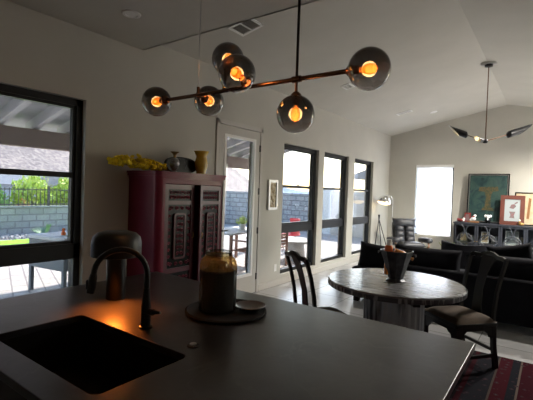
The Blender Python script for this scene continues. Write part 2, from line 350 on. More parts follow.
# patio door
y0,y1,_,zt=DO
f=bm_(); x1=XL+.02
box(f,XL-.2,x1,y0-.06,y0,0,zt+.055,.004); box(f,XL-.2,x1,y1,y1+.06,0,zt+.055,.004); box(f,XL-.2,x1,y0-.06,y1+.06,zt,zt+.06,.004)
struct('trim_1',f,'trim')
dr=struct('door_1',plate(rect(y0+.01,y1-.008,.01,zt-.008),[rect(4.085,4.735,.30,2.30)],.045,YZ(XL-.035)),'trim')
g=plate(rect(4.06,4.76,.275,2.325),[rect(4.10,4.72,.315,2.285)],.06,YZ(XL-.042)); obj('glazing_bead',g,'white',dr)
obj('pane',B(XL-.016,XL-.010,4.09,4.73,.305,2.295),'glass',dr)
for z in(.25,.95,1.55,2.2): obj('hinge',B(XL+.0,XL+.02,y1-.022,y1+.008,z-.05,z+.05,.003),'mblack',dr)
h=tube([(XL+.01,4.02,1.0),(XL+.06,4.02,1.0)],.012); tube([(XL+.06,4.02,1.0),(XL+.06,4.12,1.0)],.009,bm=h); lathe([(0,0),(.026,0),(.026,.01),(0,.01)],20,T((XL+.01,4.02,1.0),(0,PI/2,0)),h); obj('door_handle',h,'mblack',dr,smooth=True)
struct('trim_2',B(XL-.2,XL,y0,y1,-.005,.012),'steel')
# added doorway out of view, left open to let more daylight in: frame only
f=bm_()
box(f,XR,XR+.15,SD[0],SD[0]+.06,0,2.5); box(f,XR,XR+.15,SD[1]-.06,SD[1],0,2.5); box(f,XR,XR+.15,SD[0],SD[1],2.44,2.5)
struct('added_doorway',f,'black_frame')
# outlet, wall art
o=thing('wall_outlet','small white wall outlet low on the wall between patio door and first tall window','outlet',(XL,5.40,.30))
obj('cover_plate',B(0,.006,-.035,.035,-.058,.058,.002),'white',o)
for z in(-.02,.02): obj('socket',B(.005,.009,-.016,.016,z-.014,z+.014,.002),'white',o)
o=thing('wall_art','narrow vertical mosaic relief in a dark frame beside the patio door','wall art',(XL,5.235,1.50))
obj('frame',plate(rect(-.125,.125,-.24,.24),[rect(-.088,.088,-.2,.2)],.035,YZ(0)),'steel',o)
obj('relief_panel',B(.004,.02,-.09,.09,-.21,.21),'mosaic',o)
b=bm_()
for k,z in enumerate([-.15,-.08,-.01,.06,.13]):
    lathe([(0,.018),(.035,.012),(.05,0)],16,T((.018,(.02 if k%2 else -.02),z),(0,PI/2,0)),b)
obj('relief_shell',b,'mosaic',o,smooth=True)
# ceiling things
def onvault(x,y,rx=0): return (x,y,vz(x))
ang=-math.atan(SL)
def reg(x,y,w,l,label,rz=0,dark=3):
    o=thing('ceiling_vent',label,'vent',(x,y,vz(x)-.002)); o.rotation_euler=(0,ang,rz)
    obj('frame',plate(rect(-w/2,w/2,-l/2,l/2),[rect(-w/2+.03,w/2-.03,-l/2+.03,l/2-.03)],-.012),'white',o)
    obj('backing',B(-w/2+.02,w/2-.02,-l/2+.02,l/2-.02,-.003,-.001),'ventdark',o)
    s=bm_(); n=10
    for k in range(n):
        yy=-l/2+.04+(l-.08)*k/(n-1); box(s,-w/2+.03,w/2-.03,-.006,.006,-.001,.001,mtx=T((0,yy,-.008),(.6,0,0)))
    box(s,-.008,.008,-l/2+.03,l/2-.03,-.012,-.006)
    obj('louvre',s,'white',o)
    return o
reg(-2.81,3.40,.30,.26,'white ceiling air vent nearest, just left of the pendant rod')
reg(-2.72,8.81,.32,.16,'small white ceiling air vent near the far left corner of the sloped ceiling')
reg(-2.85,6.15,.16,.22,'white ceiling vent partly behind the largest globe')
def can(x,y,z,label,tilt=0,power=0):
    o=thing('recessed_light',label,'ceiling light',(x,y,z)); o.rotation_euler=(0,tilt,0)
    obj('trim_ring',lathe([(.045,.002),(.05,-.012),(.075,-.010),(.08,.002)],28),'white',o,smooth=True)
    obj('lens',lathe([(0,-.006),(.046,-.006),(.046,-.001),(0,-.001)],28),'white',o)
    if power:
        L=bpy.data.lights.new('downlight','SPOT'); L.energy=power; L.spot_size=2.7; L.spot_blend=.6; L.shadow_soft_size=.05; L.color=(1,.94,.86)
        lo=bpy.data.objects.new('downlight',L); COL.objects.link(lo); lo.location=(x,y,z-.03)
    return o
can(-3.0,2.09,ZK,'round white recessed light in the flat kitchen ceiling')
can(-2.28,9.5,vz(-2.28),'small round recessed light at the far end of the sloped ceiling',ang,8)
can(.6,6.9,vz(.6),'added unseen recessed light on the right slope of the ceiling, nearer the kitchen',-ang,110)  # added downlight, out of view, brightens the far room
can(.6,8.6,vz(.6),'added unseen recessed light on the right slope of the ceiling, nearer the far wall',-ang,270)  # second added downlight, unseen, raises the far wall's brightness
# ------------------------------------------------------------------ pendant chandelier
RY,RZ=1.42,2.03
ch=thing('pendant_chandelier','bronze linear chandelier with six smoked glass globes hanging over the island','chandelier',(-.89,RY,ZK))
W=lambda x,y,z:(x+.89,y-RY,z-ZK)
obj('rod',tube([W(-1.71,RY,RZ),W(-.66,RY,RZ)],.0095,14),'bronze',ch,smooth=True)
obj('stem',tube([W(-.89,RY,RZ),W(-.89,RY,ZK-.02)],.006,12),'mblack',ch,smooth=True)
obj('stem',tube([W(-.89,RY,1.965),W(-.89,RY,RZ)],.006,12),'bronze',ch,smooth=True)
obj('cable',tube([W(-1.47,RY,RZ),W(-1.47,RY,ZK-.02)],.0015,6),'steel',ch)
obj('cable_fitting',tube([W(-1.47,RY,RZ-.012),W(-1.47,RY,RZ+.04)],.008,10),'bronze',ch,smooth=True)
obj('joint_collar',tube([W(-.91,RY,RZ),W(-.87,RY,RZ)],.014,14),'bronze',ch,smooth=True)
for x in(-.89,-1.47): obj('ceiling_canopy',lathe([(0,0),(.06,0),(.06,-.02),(.01,-.028),(0,-.028)],28,T((x+.89,0,0))),'mblack',ch,smooth=True)
def globe(c,a,r=.08):
    """c centre, a: arm start on the rod"""
    c=Vector(c); a=Vector(a); d=(a-c).normalized(); q=Vector((0,0,1)).rotation_difference(d).to_matrix().to_4x4()
    cl=Vector(W(*c)); al=Vector(W(*a))
    b=bm_(); bmesh.ops.create_uvsphere(b,u_segments=40,v_segments=24,radius=r)
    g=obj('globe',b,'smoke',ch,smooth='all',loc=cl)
    if (a-c).length>r+.012: obj('arm',tube([al,cl+d*(r-.005)],.0075,10),'bronze',ch,smooth=True)
    k=lathe([(0,r+.012),(.012,r+.012),(.022,r+.002),(.026,r-.008),(.016,r-.01),(.014,r-.045),(0,r-.045)],20); 
    k.transform(q); s=obj('socket',k,'bronze',g,smooth=True)
    bl=lathe([(0,-.032),(.01,-.03),(.018,-.018),(.0205,-.002),(.018,.014),(.011,.028),(.010,.034),(0,.035)],18); bl.transform(q); bu=obj('bulb',bl,'amberbulb',g,smooth='all')
    fl=lathe([(0,-.026),(.010,-.022),(.012,-.01),(.012,.008),(.009,.018),(0,.022)],12); fl.transform(q@Matrix.Scale(1,4)); 
    L=bpy.data.lights.new('bulb_glow','POINT'); L.energy=.5; L.color=(1,.52,.2); L.shadow_soft_size=.03
    lo=bpy.data.objects.new('bulb_glow',L); COL.objects.link(lo); lo.location=c
globe((-1.79,RY,RZ),(-1.70,RY,RZ)); globe((-.575,RY,RZ-.005),(-.665,RY,RZ),.079)
globe((-.89,RY,1.885),(-.89,RY,1.975))
globe((-1.53,1.56,2.035),(-1.47,RY,RZ))
globe((-1.115,1.30,2.055),(-1.13,RY,RZ)); globe((-1.335,1.485,2.205),(-1.30,RY,RZ))
# ------------------------------------------------------------------ kitchen island
IX0,IX1,IY0,IY1=-2.43,-.255,.565,1.967; CT=.92
hole=rrect(-1.865,-1.105,.672,1.058,.03)
wt=obj('countertop',plate(rect(IX0,IX1,IY0,IY1),[hole],.03,T((0,0,CT-.03))),'counter'); tag(wt,'dark grey stone island countertop with a cut-out for the sink','countertop')
bv=wt.modifiers.new('edge','BEVEL'); bv.width=.003; bv.segments=2; bv.limit_method='ANGLE'
isl=thing('kitchen_island','dark painted island cabinet under the stone countertop','island',((IX0+IX1)/2,(IY0+IY1)/2,0))
cx,cy=(IX0+IX1)/2,(IY0+IY1)/2; hx=(IX1-IX0)/2-.04
b=bm_(); box(b,-hx,hx,-.66,.40,.1,.12); box(b,-hx,hx,.38,.40,.1,.885); box(b,-hx,-hx+.02,-.66,.40,.1,.885); box(b,hx-.02,hx,-.66,.40,.1,.885); box(b,-hx,hx,-.66,-.645,.1,.885)
obj('carcass',b,'cabinet',isl)
obj('plinth',B(-hx+.05,hx-.05,-.60,.36,0,.1),'cabinet',isl)
for k in range(4):
    xa=-hx+.01+k*(2*hx-.02)/4; xb=xa+(2*hx-.02)/4-.006
    d=obj('door',plate(rect(xa,xb,.12,.87),[rect(xa+.06,xb-.06,.18,.81)],.02,XZ(-.68)),'cabinet',isl)
    obj('door_panel',B(xa+.05,xb-.05,-.672,-.662,.17,.82),'cabinet',d)
    obj('handle',tube([(xb-.03,-.70,.55),(xb-.03,-.70,.75)],.006,10),'steel',d)
    obj('back_panel',plate(rect(xa,xb,.12,.87),[rect(xa+.07,xb-.07,.19,.80)],.015,XZ(.40)),'cabinet',isl)
# sink
sk=thing('kitchen_sink','black undermount rectangular sink set in the island countertop','sink',(-1.485,.865,CT-.03))
out=[(p[0]+1.485,p[1]-.865) for p in rrect(-1.885,-1.085,.652,1.078,.04)]; inn=[(p[0]+1.485,p[1]-.865) for p in rrect(-1.868,-1.102,.669,1.061,.03)]
b=plate(out,[inn],-.012); 
b2=plate(inn,[[(x*.985,y*.985) for x,y in inn]],-.21,T((0,0,-.0005))); merge(b,b2); b2=plate(out,[],-.01,T((0,0,-.21))); merge(b,b2)
obj('basin',b,'sink',sk); obj('drain',lathe([(0,-.2075),(.03,-.2075),(.045,-.205),(.05,-.209),(0,-.2095)],24,T((.0,.05,0))),'mblack',sk,smooth=True)
# faucet
fx,fy=-1.485,1.15; dx,dy=-.605,-.796
fc=thing('faucet','tall matte black gooseneck pull-down faucet behind the sink','faucet',(fx,fy,CT))
obj('base_flange',lathe([(0,0),(.03,0),(.03,.006),(.024,.01),(0,.01)],28),'mblack',fc,smooth=True)
obj('body',lathe([(0,.008),(.022,.008),(.022,.10),(.019,.115),(.0145,.17),(.0145,.18),(0,.18)],28),'mblack',fc,smooth=True)
R_=.112; p=[(0,0,.17),(0,0,.21),(0,0,.245)]
for k in range(1,16):
    t=PI*k/16; r=R_*(1-math.cos(t)); p.append((dx*r,dy*r,.245+R_*math.sin(t)))
p.append((dx*R_*2,dy*R_*2,.245)); obj('neck',tube(p,.0125,16),'mblack',fc,smooth=True)
e=R_*2; obj('spray_head',tube([(dx*e,dy*e,.25),(dx*(e+.002),dy*(e+.002),.235),(dx*(e+.008),dy*(e+.008),.19),(dx*(e+.012),dy*(e+.012),.168)],.016,18,rad=[.0135,.017,.0185,.0165]),'mblack',fc,smooth=True)
obj('spray_button',B(-.009,.009,-.004,.004,-.02,.02,.003,mtx=T((dx*(e+.026),dy*(e+.026),.205),(0,0,math.atan2(dy,dx)+PI/2))),'mblack',fc)
hd=tube([(0,0,.075),(.05,.0,.078)],.014,16); tube([(.045,0,.078),(.085,.012,.082)],.008,12,bm=hd,rad=[.011,.006]); obj('lever_handle',hd,'mblack',fc,smooth=True)
bt=thing('air_switch_button','small round black button on the counter by the sink corner','button',(-1.165,1.14,CT))
obj('collar',lathe([(0,0),(.025,0),(.025,.004),(.02,.006),(0,.006)],28),'mblack',bt,smooth=True); obj('push_cap',lathe([(0,.006),(.014,.006),(.014,.010),(0,.011)],24),'steel',bt,smooth=True)
# mushroom lamp
lp=thing('table_lamp','black mushroom table lamp glowing orange under its cap on the counter','lamp',(-2.00,1.335,CT))
obj('stem',lathe([(0,0),(.05,0),(.052,.004),(.052,.235),(0,.235)],36),'mblack',lp,smooth=True)
obj('cap',lathe([(0,.385),(.07,.384),(.105,.374),(.128,.352),(.136,.32),(.136,.245),(.128,.243),(.126,.255),(.12,.30),(0,.31)],44),'mblack',lp,smooth=True)
obj('light_ring',lathe([(.046,.235),(.052,.238),(.052,.262),(.046,.265),(0,.265),(0,.235)],32),emitmat('orange_lamp_glow',(1,.30,.05),12),lp)
L=bpy.data.lights.new('lamp_glow','SPOT'); L.energy=10; L.color=(1,.20,.02); L.shadow_soft_size=.02; L.spot_size=1.9; L.spot_blend=1
lo=bpy.data.objects.new('lamp_glow',L); COL.objects.link(lo); lo.location=(-1.915,1.265,CT+.235); lo.rotation_euler=(-.25,-.35,0)

# tray, jar, dish
tr=thing('round_tray','round dark slate tray holding the ribbed jar and small dish','tray',(-1.37,1.57,CT))
obj('plate_base',lathe([(0,0),(.20,0),(.212,.006),(.212,.012),(.203,.016),(.195,.012),(0,.012)],56),'trayslate',tr,smooth=True)
for s in(-1,1):
    pass
jx,jy=-1.40,1.535
jr=thing('ribbed_glass_jar','large ribbed glass jar with amber shoulder and dark contents on the round tray','jar',(jx,jy,CT+.012))
obj('glass_body',lathe([(.0,.0),(.088,0),(.094,.01),(.094,.215)],192,flute=.028,nf=32),'ribglass',jr,smooth=True)
obj('shoulder',lathe([(.094,.215),(.093,.238),(.088,.258),(.078,.274),(.067,.282),(.067,.292)],192,flute=.03,nf=32),'amberglass',jr,smooth=True)
obj('rim',lathe([(.062,.288),(.070,.29),(.070,.305),(.064,.308),(.062,.30)],40),'ribglass',jr,smooth=True)
obj('contents',lathe([(0,.006),(.082,.006),(.083,.205),(.05,.225),(.045,.25),(0,.252)],40),'darkfill',jr,smooth=True)
ds=thing('small_dish','small shallow metallic dish on the tray right of the jar','dish',(-1.275,1.655,CT+.012))
obj('bowl',lathe([(0,0),(.035,0),(.04,.004),(.07,.014),(.083,.024),(.081,.026),(.066,.018),(.035,.008),(0,.007)],44),'pewter',ds,smooth=True)
# ------------------------------------------------------------------ red carved cabinet
cb=thing('carved_cabinet','burgundy lacquered armoire with carved doors against the kitchen wall','cabinet',(-3.43,3.06,0))
# local: x depth (front +x at .235), y along wall -.49..+.48
yb0,yb1,xf,xb=-.485,.475,.235,-.235
def cprof(o=0,r=.07):
    q=[(xb-o*0,yb0-o),]
    for k in range(7):
        a=-PI/2+PI/2*k/6; q.append((xf+o-r+r*math.cos(a),yb0-o+r+r*math.sin(a)))
    for k in range(4):
        a=0+PI/2*k/3; rr=.02; q.append((xf+o-rr+rr*math.cos(a),yb1+o-rr+rr*math.sin(a)))
    q.append((xb,yb1+o)); return q
# carcass: hollow shell (sides, back, top, bottom)
def shell(z0,z1,o,m,name):
    P=cprof(o); obj(name,plate(P,[],z1-z0,T((0,0,z0))),m,cb,smooth=True)
shell(0,.10,.0,'red','plinth'); shell(.10,.13,.012,'red','base_moulding'); shell(1.65,1.675,.006,'red','frieze_moulding'); shell(1.675,1.705,.022,'red','cornice'); shell(1.705,1.725,.032,'red','top')
side=bm_()
P=cprof(0); pl=P[:8]; 
plate(pl+[(xf-.02,yb0+.07),(xf-.07,yb0+.02),(xb,yb0+.02)],[],1.52,T((0,0,.13)),side)
box(side,xb,xf,yb1-.02,yb1,.13,1.65); box(side,xb,xb+.015,yb0,yb1,.13,1.65); box(side,xb,xf-.02,yb0+.02,yb1-.02,.13,.15)
obj('carcass',side,'red',cb,smooth=True)
fr=bm_(); box(fr,xf-.03,xf,yb0+.06,yb0+.10,.13,1.65,.004); box(fr,xf-.03,xf,yb1-.03,yb1,.13,1.65,.004); box(fr,xf-.03,xf,yb0+.08,yb1,1.60,1.65,.003); box(fr,xf-.03,xf,yb0+.08,yb1,.13,.42,.003)
obj('face_frame',fr,'red',cb)
def curl(bm,y,z,r,s=1,x=.012):
    p=[]
    for k in range(15):
        a=k/14*PI*2.2; rr=r*(1-.7*k/14); p.append((x,y+s*rr*math.cos(a),z+rr*math.sin(a)))
    tube(p,.0048,5,bm)
def door(w,m1,m2):
    """returns list of (name,bm,mat); local y 0..w, z .43..1.595, front at x=+.0"""
    out=[]
    z0,z1=.43,1.595; h=z1-z0
    out.append(('door_frame',plate(rect(0,w,z0,z1),[rect(.045,w-.045,z1-.17,z1-.05),rect(.045,w-.045,z0+.29,z1-.21),rect(.045,w-.045,z0+.05,z0+.24)],.022,YZ(-.022)),m1))
    c=B(-.020,-.012,.03,w-.03,z0+.03,z1-.03)
    # top frieze scrollwork
    n=6
    for k in range(n):
        y=.06+(w-.12)*(k+.5)/n
        curl(c,y,z1-.085,.02,1 if k%2 else -1,-.009); curl(c,y,z1-.135,.02,-1 if k%2 else 1,-.006)
    # bottom frieze
    for k in range(n):
        y=.06+(w-.12)*(k+.5)/n
        curl(c,y,z0+.12,.024,1 if k%2 else -1,-.006); curl(c,y,z0+.18,.02,-1 if k%2 else 1,-.006)
    # centre surround scrolls
    zc0,zc1=z0+.30,z1-.22
    for k in range(9):
        z=zc0+.04+(zc1-zc0-.08)*k/8
        curl(c,.065,z,.018,1,-.006); curl(c,w-.065,z,.018,-1,-.006)
    for k in range(4):
        y=.09+(w-.18)*k/3
        curl(c,y,zc1-.03,.022,1 if k<2 else -1,-.006); curl(c,y,zc0+.03,.022,1 if k<2 else -1,-.006)
    out.append(('carved_panel',c,'red'))
    p=plate(rrect(w*.30,w*.70,zc0+.08,zc1-.08,.03,4),[rrect(w*.30+.02,w*.70-.02,zc0+.1,zc1-.1,.02,4)],.02,YZ(-.012))
    out.append(('raised_plaque_frame',p,m1))
    q=B(-.014,.0,w*.33,w*.67,zc0+.1,zc1-.1)
    for k in range(7):
        z=zc0+.14+(zc1-zc0-.28)*k/6; curl(q,w*.44,z,.022,1,.004); curl(q,w*.57,z,.022,-1,.004)
    out.append(('carved_plaque',q,'red'))
    return out
def hang(y,rot,w,mirror):
    e=None
    parts=door(w,'reddark','reddark')
    for k,(n,b,m) in enumerate(parts):
        if mirror: b.transform(Matrix.Scale(-1,4,(0,1,0))); bmesh.ops.reverse_faces(b,faces=b.faces[:])
        b.transform(T((xf-.002,y,0),(0,0,rot)))
        if k==0: e=obj('door',b,m,cb)
        else:
            oo=obj(n,b,m,e,smooth=(n=='carved_panel'))
            if n in('carved_panel','carved_plaque'):
                oo.data.materials.append(M['wood_black'])
                for pi in range(6): oo.data.polygons[pi].material_index=1
    k=tube([(0,0,-.03),(.012,0,-.025),(.022,0,0),(.012,0,.035)],.005,8); k.transform(T((xf,y,1.05),(0,0,rot))@T((.0,(-1 if mirror else 1)*(w-.02),0))); obj('pull',k,'brass',e)
hang(yb0+.10,0,.405,False)
hang(yb1-.03,.17,.405,True)
# decor on cabinet top
ZT=1.725
fl=thing('dried_flower_bunch','bunch of yellow dried flowers lying across the left end of the red cabinet','flowers',(-3.42,2.56,ZT))
stm=bm_(); hd=bm_()
for k in range(240):
    t=random.random()**.8; yy=-.36+.62*t; zz=.03+.09*random.random()*(1-abs(t-.4)*.9)+(.02 if t<.4 else 0); xx=random.uniform(-.13,.13)*(.5+.6*math.sin(PI*min(1,t+.15)))
    s=bm_(); bmesh.ops.create_icosphere(s,subdivisions=1,radius=random.uniform(.014,.03)); merge(hd,s,T((xx,yy,max(.03,zz)),(random.random()*3,random.random()*3,0))@Matrix.Diagonal((1,1.5,.6,1)))
    if k%4==0: tube([(xx*.2,.34,.02),(xx,yy,max(.02,zz))],.002,4,stm)
obj('flower_heads',hd,'yellow',fl,smooth=True); obj('stems',stm,mat('brown_stems',(.18,.10,.03),.9),fl)
v=thing('small_vase','small grey patterned vase with a flared brass neck on the red cabinet','vase',(-3.33,2.90,ZT))
obj('body',lathe([(0,0),(.028,0),(.03,.012),(.022,.022),(.045,.06),(.054,.10),(.046,.135),(.024,.16),(.0,.16)],32),'cloisonne',v,smooth=True)
obj('neck',lathe([(.018,.155),(.014,.18),(.022,.20),(.05,.222),(.046,.222),(.018,.202),(.011,.18),(.014,.155)],32),'brass',v,smooth=True)
pl=thing('oval_platter','black oval platter standing on edge behind the small vase on the red cabinet','platter',(-3.47,3.12,ZT))
b=bm_()
o_=[(.235*math.copysign(abs(math.cos(a))**.8,math.cos(a)),.095+.093*math.copysign(abs(math.sin(a))**.8,math.sin(a))) for a in [2*PI*k/48 for k in range(48)]]
plate(o_,[],.02,YZ(0),b); plate([(x*.98,(y-.095)*.98+.095) for x,y in o_],[[(x*.85,(y-.095)*.8+.095) for x,y in o_]],.012,YZ(.02),b)
b.transform(T((0,0,.0),(0,-.12,0))); obj('plate_body',b,'blackgloss',pl,smooth=True)
obj('bird_motif',tube([(.028,.03,.06),(.030,.05,.09),(.026,.035,.13),(.024,.055,.15)],.004,6),mat('grey_motif',(.12,.12,.13),.5),pl)
v=thing('yellow_vase','mustard glazed vase with flared rim at the right end of the cabinet top','vase',(-3.40,3.37,ZT))
obj('body',lathe([(0,0),(.045,0),(.05,.01),(.046,.03),(.062,.09),(.064,.13),(.052,.18),(.05,.20),(.07,.25),(.073,.256),(.066,.254),(.044,.20),(.046,.18),(.056,.13),(.05,.04),(0,.03)],36),'yglaze',v,smooth=True); v.scale=(1.22,1.22,1.08)
# ------------------------------------------------------------------ dining table
tx,ty=-1.195,3.775
dt=thing('dining_table','round dining table with grey stone top on a fluted drum pedestal','table',(tx,ty,0))
obj('tabletop',lathe([(0,.715),(.612,.715),(.618,.722),(.618,.742),(.610,.750),(0,.750)],96),'tabletop',dt,smooth=True)
obj('edge_band',lathe([(.55,.695),(.620,.695),(.623,.70),(.623,.735),(.617,.735),(.55,.715)],96),'tableedge',dt,smooth=True)
obj('pedestal',lathe([(0,.03),(.27,.03),(.27,.70),(0,.70)],192,flute=.02,nf=24),'fluted',dt,smooth=True)
obj('base_plate',lathe([(0,0),(.33,0),(.33,.025),(.30,.035),(0,.035)],64),'wood_black',dt,smooth=True)
for a in(.6,2.2,3.8,5.4): obj('apron_bracket',B(.26,.5,-.03,.03,.64,.697,.005,mtx=T((0,0,0),(0,0,a))),'wood_black',dt)
bk=thing('ice_bucket','faceted dark metal ice bucket with a wide rim on the round dining table','bucket',(tx+.012,ty-.005,.75))
obj('bucket_body',lathe([(0,.03),(.068,.03),(.075,.05),(.115,.18),(.150,.285),(.156,.29),(.150,.292),(.142,.285),(.105,.18),(.066,.055),(0,.05)],10),'bucket',bk)
obj('foot',lathe([(0,0),(.088,0),(.092,.008),(.07,.024),(.05,.03),(0,.03)],10),'bucket',bk)
for s in(-1,1):
    p=[(s*.148,-.025,.27),(s*.172,-.018,.268),(s*.176,0,.25),(s*.172,.018,.268),(s*.148,.025,.27)]; obj('handle',tube(p,.006,8),'bucket',bk,smooth=True)
bo=thing('wine_bottle','bottle with orange label and pale cap standing in the ice bucket','bottle',(tx-.055,ty-.03,.81)); 
obj('bottle_body',lathe([(0,0),(.034,0),(.036,.01),(.036,.19),(.02,.225),(.0,.225)],28),'amberbottle',bo,smooth=True)
obj('label',lathe([(.0365,.205),(.0365,.262),(.030,.275),(0,.275)],28),'orange',bo,smooth=True,label='orange label')
obj('cap',lathe([(.021,.27),(.021,.305),(.024,.306),(.024,.33),(.0,.332)],24),'white',bo,smooth=True,label='pale cap')
for o in bo.children: pass
ab=thing('amber_bottle','amber rounded bottle lying across the rim of the ice bucket','bottle',(tx+.05,ty+.0,1.005)); ab.rotation_euler=(0,1.9,.5)
obj('bottle_body',lathe([(0,-.07),(.034,-.068),(.04,-.05),(.04,.03),(.016,.07),(0,.07)],28),'amberbottle',ab,smooth=True)
obj('neck',lathe([(.015,.06),(.013,.11),(.016,.112),(.016,.12),(0,.12)],20),'amberbottle',ab,smooth=True)
# ------------------------------------------------------------------ dining chairs
def chair(label,loc,rz):
    """front is +y"""
    c=thing('dining_chair',label,'chair',loc,rz,None)
    def leg(bmx): obj('leg',bmx,'wood_black',c,smooth=True)
    for s in(-1,1):
        leg(bar([(s*.215,.20,0),(s*.215,.20,.40)],.042,.042,up=(0,1,0)))
        leg(bar([(s*.20,-.25,0),(s*.20,-.215,.22),(s*.20,-.20,.44)],.036,.04,up=(0,1,0)))
        # back posts, gently S-curved and splayed back
        p=[(s*.20,-.20,.43),(s*.20,-.205,.55),(s*.202,-.225,.70),(s*.207,-.26,.85),(s*.212,-.30,.975),(s*.205,-.312,1.01)]
        obj('back_post',bar(p,.030,.026,up=(0,1,0)),'wood_black',c,smooth=True)
    # yoke top rail
    p=[(-.215,-.305,.985),(-.17,-.312,1.005),(-.10,-.322,1.005),(-.05,-.326,1.028),(0,-.328,1.035),(.05,-.326,1.028),(.10,-.322,1.005),(.17,-.312,1.005),(.215,-.305,.985)]
    obj('top_rail',bar(p,.022,.036),'wood_black',c,smooth=True)
    # centre splat
    p=[(0,-.205,.45),(0,-.20,.55),(0,-.215,.70),(0,-.255,.85),(0,-.31,.985),(0,-.32,1.01)]
    obj('splat',bar(p,.14,.012,up=(0,1,0),ws=[.13,.105,.095,.105,.15,.16]),'wood_black',c,smooth=True)
    # apron with scalloped corners
    for (a,b2,yy) in ((-.215,.215,.20),):
        P=[(-.21,.42),(-.21,.30),(-.165,.30),(-.15,.335),(-.12,.345),(-.10,.365),(.10,.365),(.12,.345),(.15,.335),(.165,.30),(.21,.30),(.21,.42)]
        obj('apron',plate(P,[],.02,XZ(.195)),'wood_black',c)
        obj('apron',plate(P,[],.02,XZ(-.21)),'wood_black',c)
        for s in(-1,1): obj('apron',plate([(p[0]*.95,p[1]) for p in P],[],.02,YZ(s*.205-.01)),'wood_black',c)
    for s in(-1,1): obj('stretcher',bar([(s*.207,-.235,.13),(s*.213,.20,.13)],.02,.028),'wood_black',c)
    obj('stretcher',bar([(-.205,-.23,.17),(.205,-.23,.17)],.02,.026),'wood_black',c); obj('stretcher',bar([(-.21,.19,.10),(.21,.19,.10)],.02,.026),'wood_black',c)
    obj('seat_frame',B(-.235,.235,-.215,.225,.405,.44,.006),'wood_black',c)
    s=bm_(); n=14; g={}
    for i in range(n+1):
        for j in range(n+1):
            u=i/n*2-1; w=j/n*2-1; k=(1-abs(u)**4)*(1-abs(w)**4); g[i,j]=s.verts.new((u*.232,w*.218,.44+.055*max(0,k)**.5))
    for i in range(n):
        for j in range(n): s.faces.new((g[i,j],g[i+1,j],g[i+1,j+1],g[i,j+1]))
    box(s,-.228,.228,-.21,.214,.432,.445)
    obj('seat_cushion',s,'seat',c,smooth='all')
    return c
def face(dx,dy): return math.atan2(dy,dx)-PI/2
rc=chair('black yoke-back dining chair with tan seat right of the round table, on the rug edge',(-.685,4.13,0),face(-.63,-.77))
dup(rc,(-1.62,3.205,0),face(.56,.83),'black yoke-back dining chair between the island and the round table, by the windows')
# rug
rg=obj('area_rug',B(-.86,.86,-1.35,1.35,0,.010,.003),'rug',loc=(.25,3.18,0)); tag(rg,'dark oriental rug with red and cream bands on the tile floor','rug')
# ------------------------------------------------------------------ sofa (sectional), back towards us
sf=thing('sectional_sofa','long black upholstered sectional sofa behind the dining table','sofa',(-.35,5.95,0))
obj('base',B(-1.98,2.0,-.36,.48,.09,.40,.03),'sofa',sf)
obj('back_frame',B(-1.50,2.0,-.50,-.34,.09,.62,.03,3),'sofa',sf)
obj('chaise_seat',B(-2.02,-1.50,-.50,.62,.09,.50,.04,3),'sofa',sf,smooth=True)
for i,x in enumerate((-1.02,-.12,.78,1.6)):
    w=.88 if i<3 else .74
    b=pillow(w,.46,.22,T((x,-.25,.645),(.16,0,0))); obj('back_cushion',b,'sofa',sf,smooth='all')
    obj('seat_cushion',B(x-w/2,x+w/2,-.2,.47,.39,.52,.04,3),'sofa',sf,smooth=True)
for x in(-1.94,-.2,1.9):
    for y in(-.42,.40): obj('foot',B(x-.04,x+.04,y-.04,y+.04,0,.10,.005),'wood_black',sf)
def cush(label,loc,rot,w=.48,h=.46,t=.16):
    o=obj('throw_pillow',pillow(w,h,t),'sofa',loc=loc,smooth='all',rot=rot); tag(o,label,'pillow'); return o
cush('black throw pillow leaning at the left end of the sofa by the window',(-2.10,5.66,.655),(.25,.12,.25),.44,.40,.15)
cush('black throw pillow poking above the sofa back, behind the right dining chair',(-.40,5.93,.77),(.2,-.22,.0),.50,.44,.16)
cush('black throw pillow at the right edge of the view on the sofa',(.10,5.86,.74),(.2,.14,.0),.46,.44,.16)
# accent chair
ac=thing('lounge_chair','black low barrel lounge chair beyond the sofa, in front of the media cabinet','armchair',(-1.17,7.55,0),0)
b=bm_(); n=22
for lay,(rr,zt_) in enumerate(((.40,0),)):
    outer_=[];inner_=[]
    for k in range(n+1):
        a=PI+PI*k/n; outer_.append((.41*math.cos(a),.40*math.sin(a))); inner_.append((.33*math.cos(a),.32*math.sin(a)))
    plate(outer_+inner_[::-1],[],.64,T((0,0,.14)),b)
for v_ in b.verts:
    if v_.co.z>.5: v_.co.z+= .0+.02*abs(v_.co.x)/.4 - .0*v_.co.y
obj('barrel_back',b,'sofa',ac,smooth=True); obj('seat_cushion',lathe([(0,.14),(.34,.14),(.35,.2),(.35,.38),(.32,.43),(0,.44)],36),'sofa',ac,smooth=True); obj('swivel_base',lathe([(0,0),(.24,0),(.24,.02),(.05,.03),(.05,.14),(0,.14)],36),'mblack',ac,smooth=True)
# ------------------------------------------------------------------ recliner
rl=thing('recliner','charcoal leather reclining lounge chair in the far left corner beside the shaded window','recliner',(-2.73,9.60,0),face(.62,-.78))
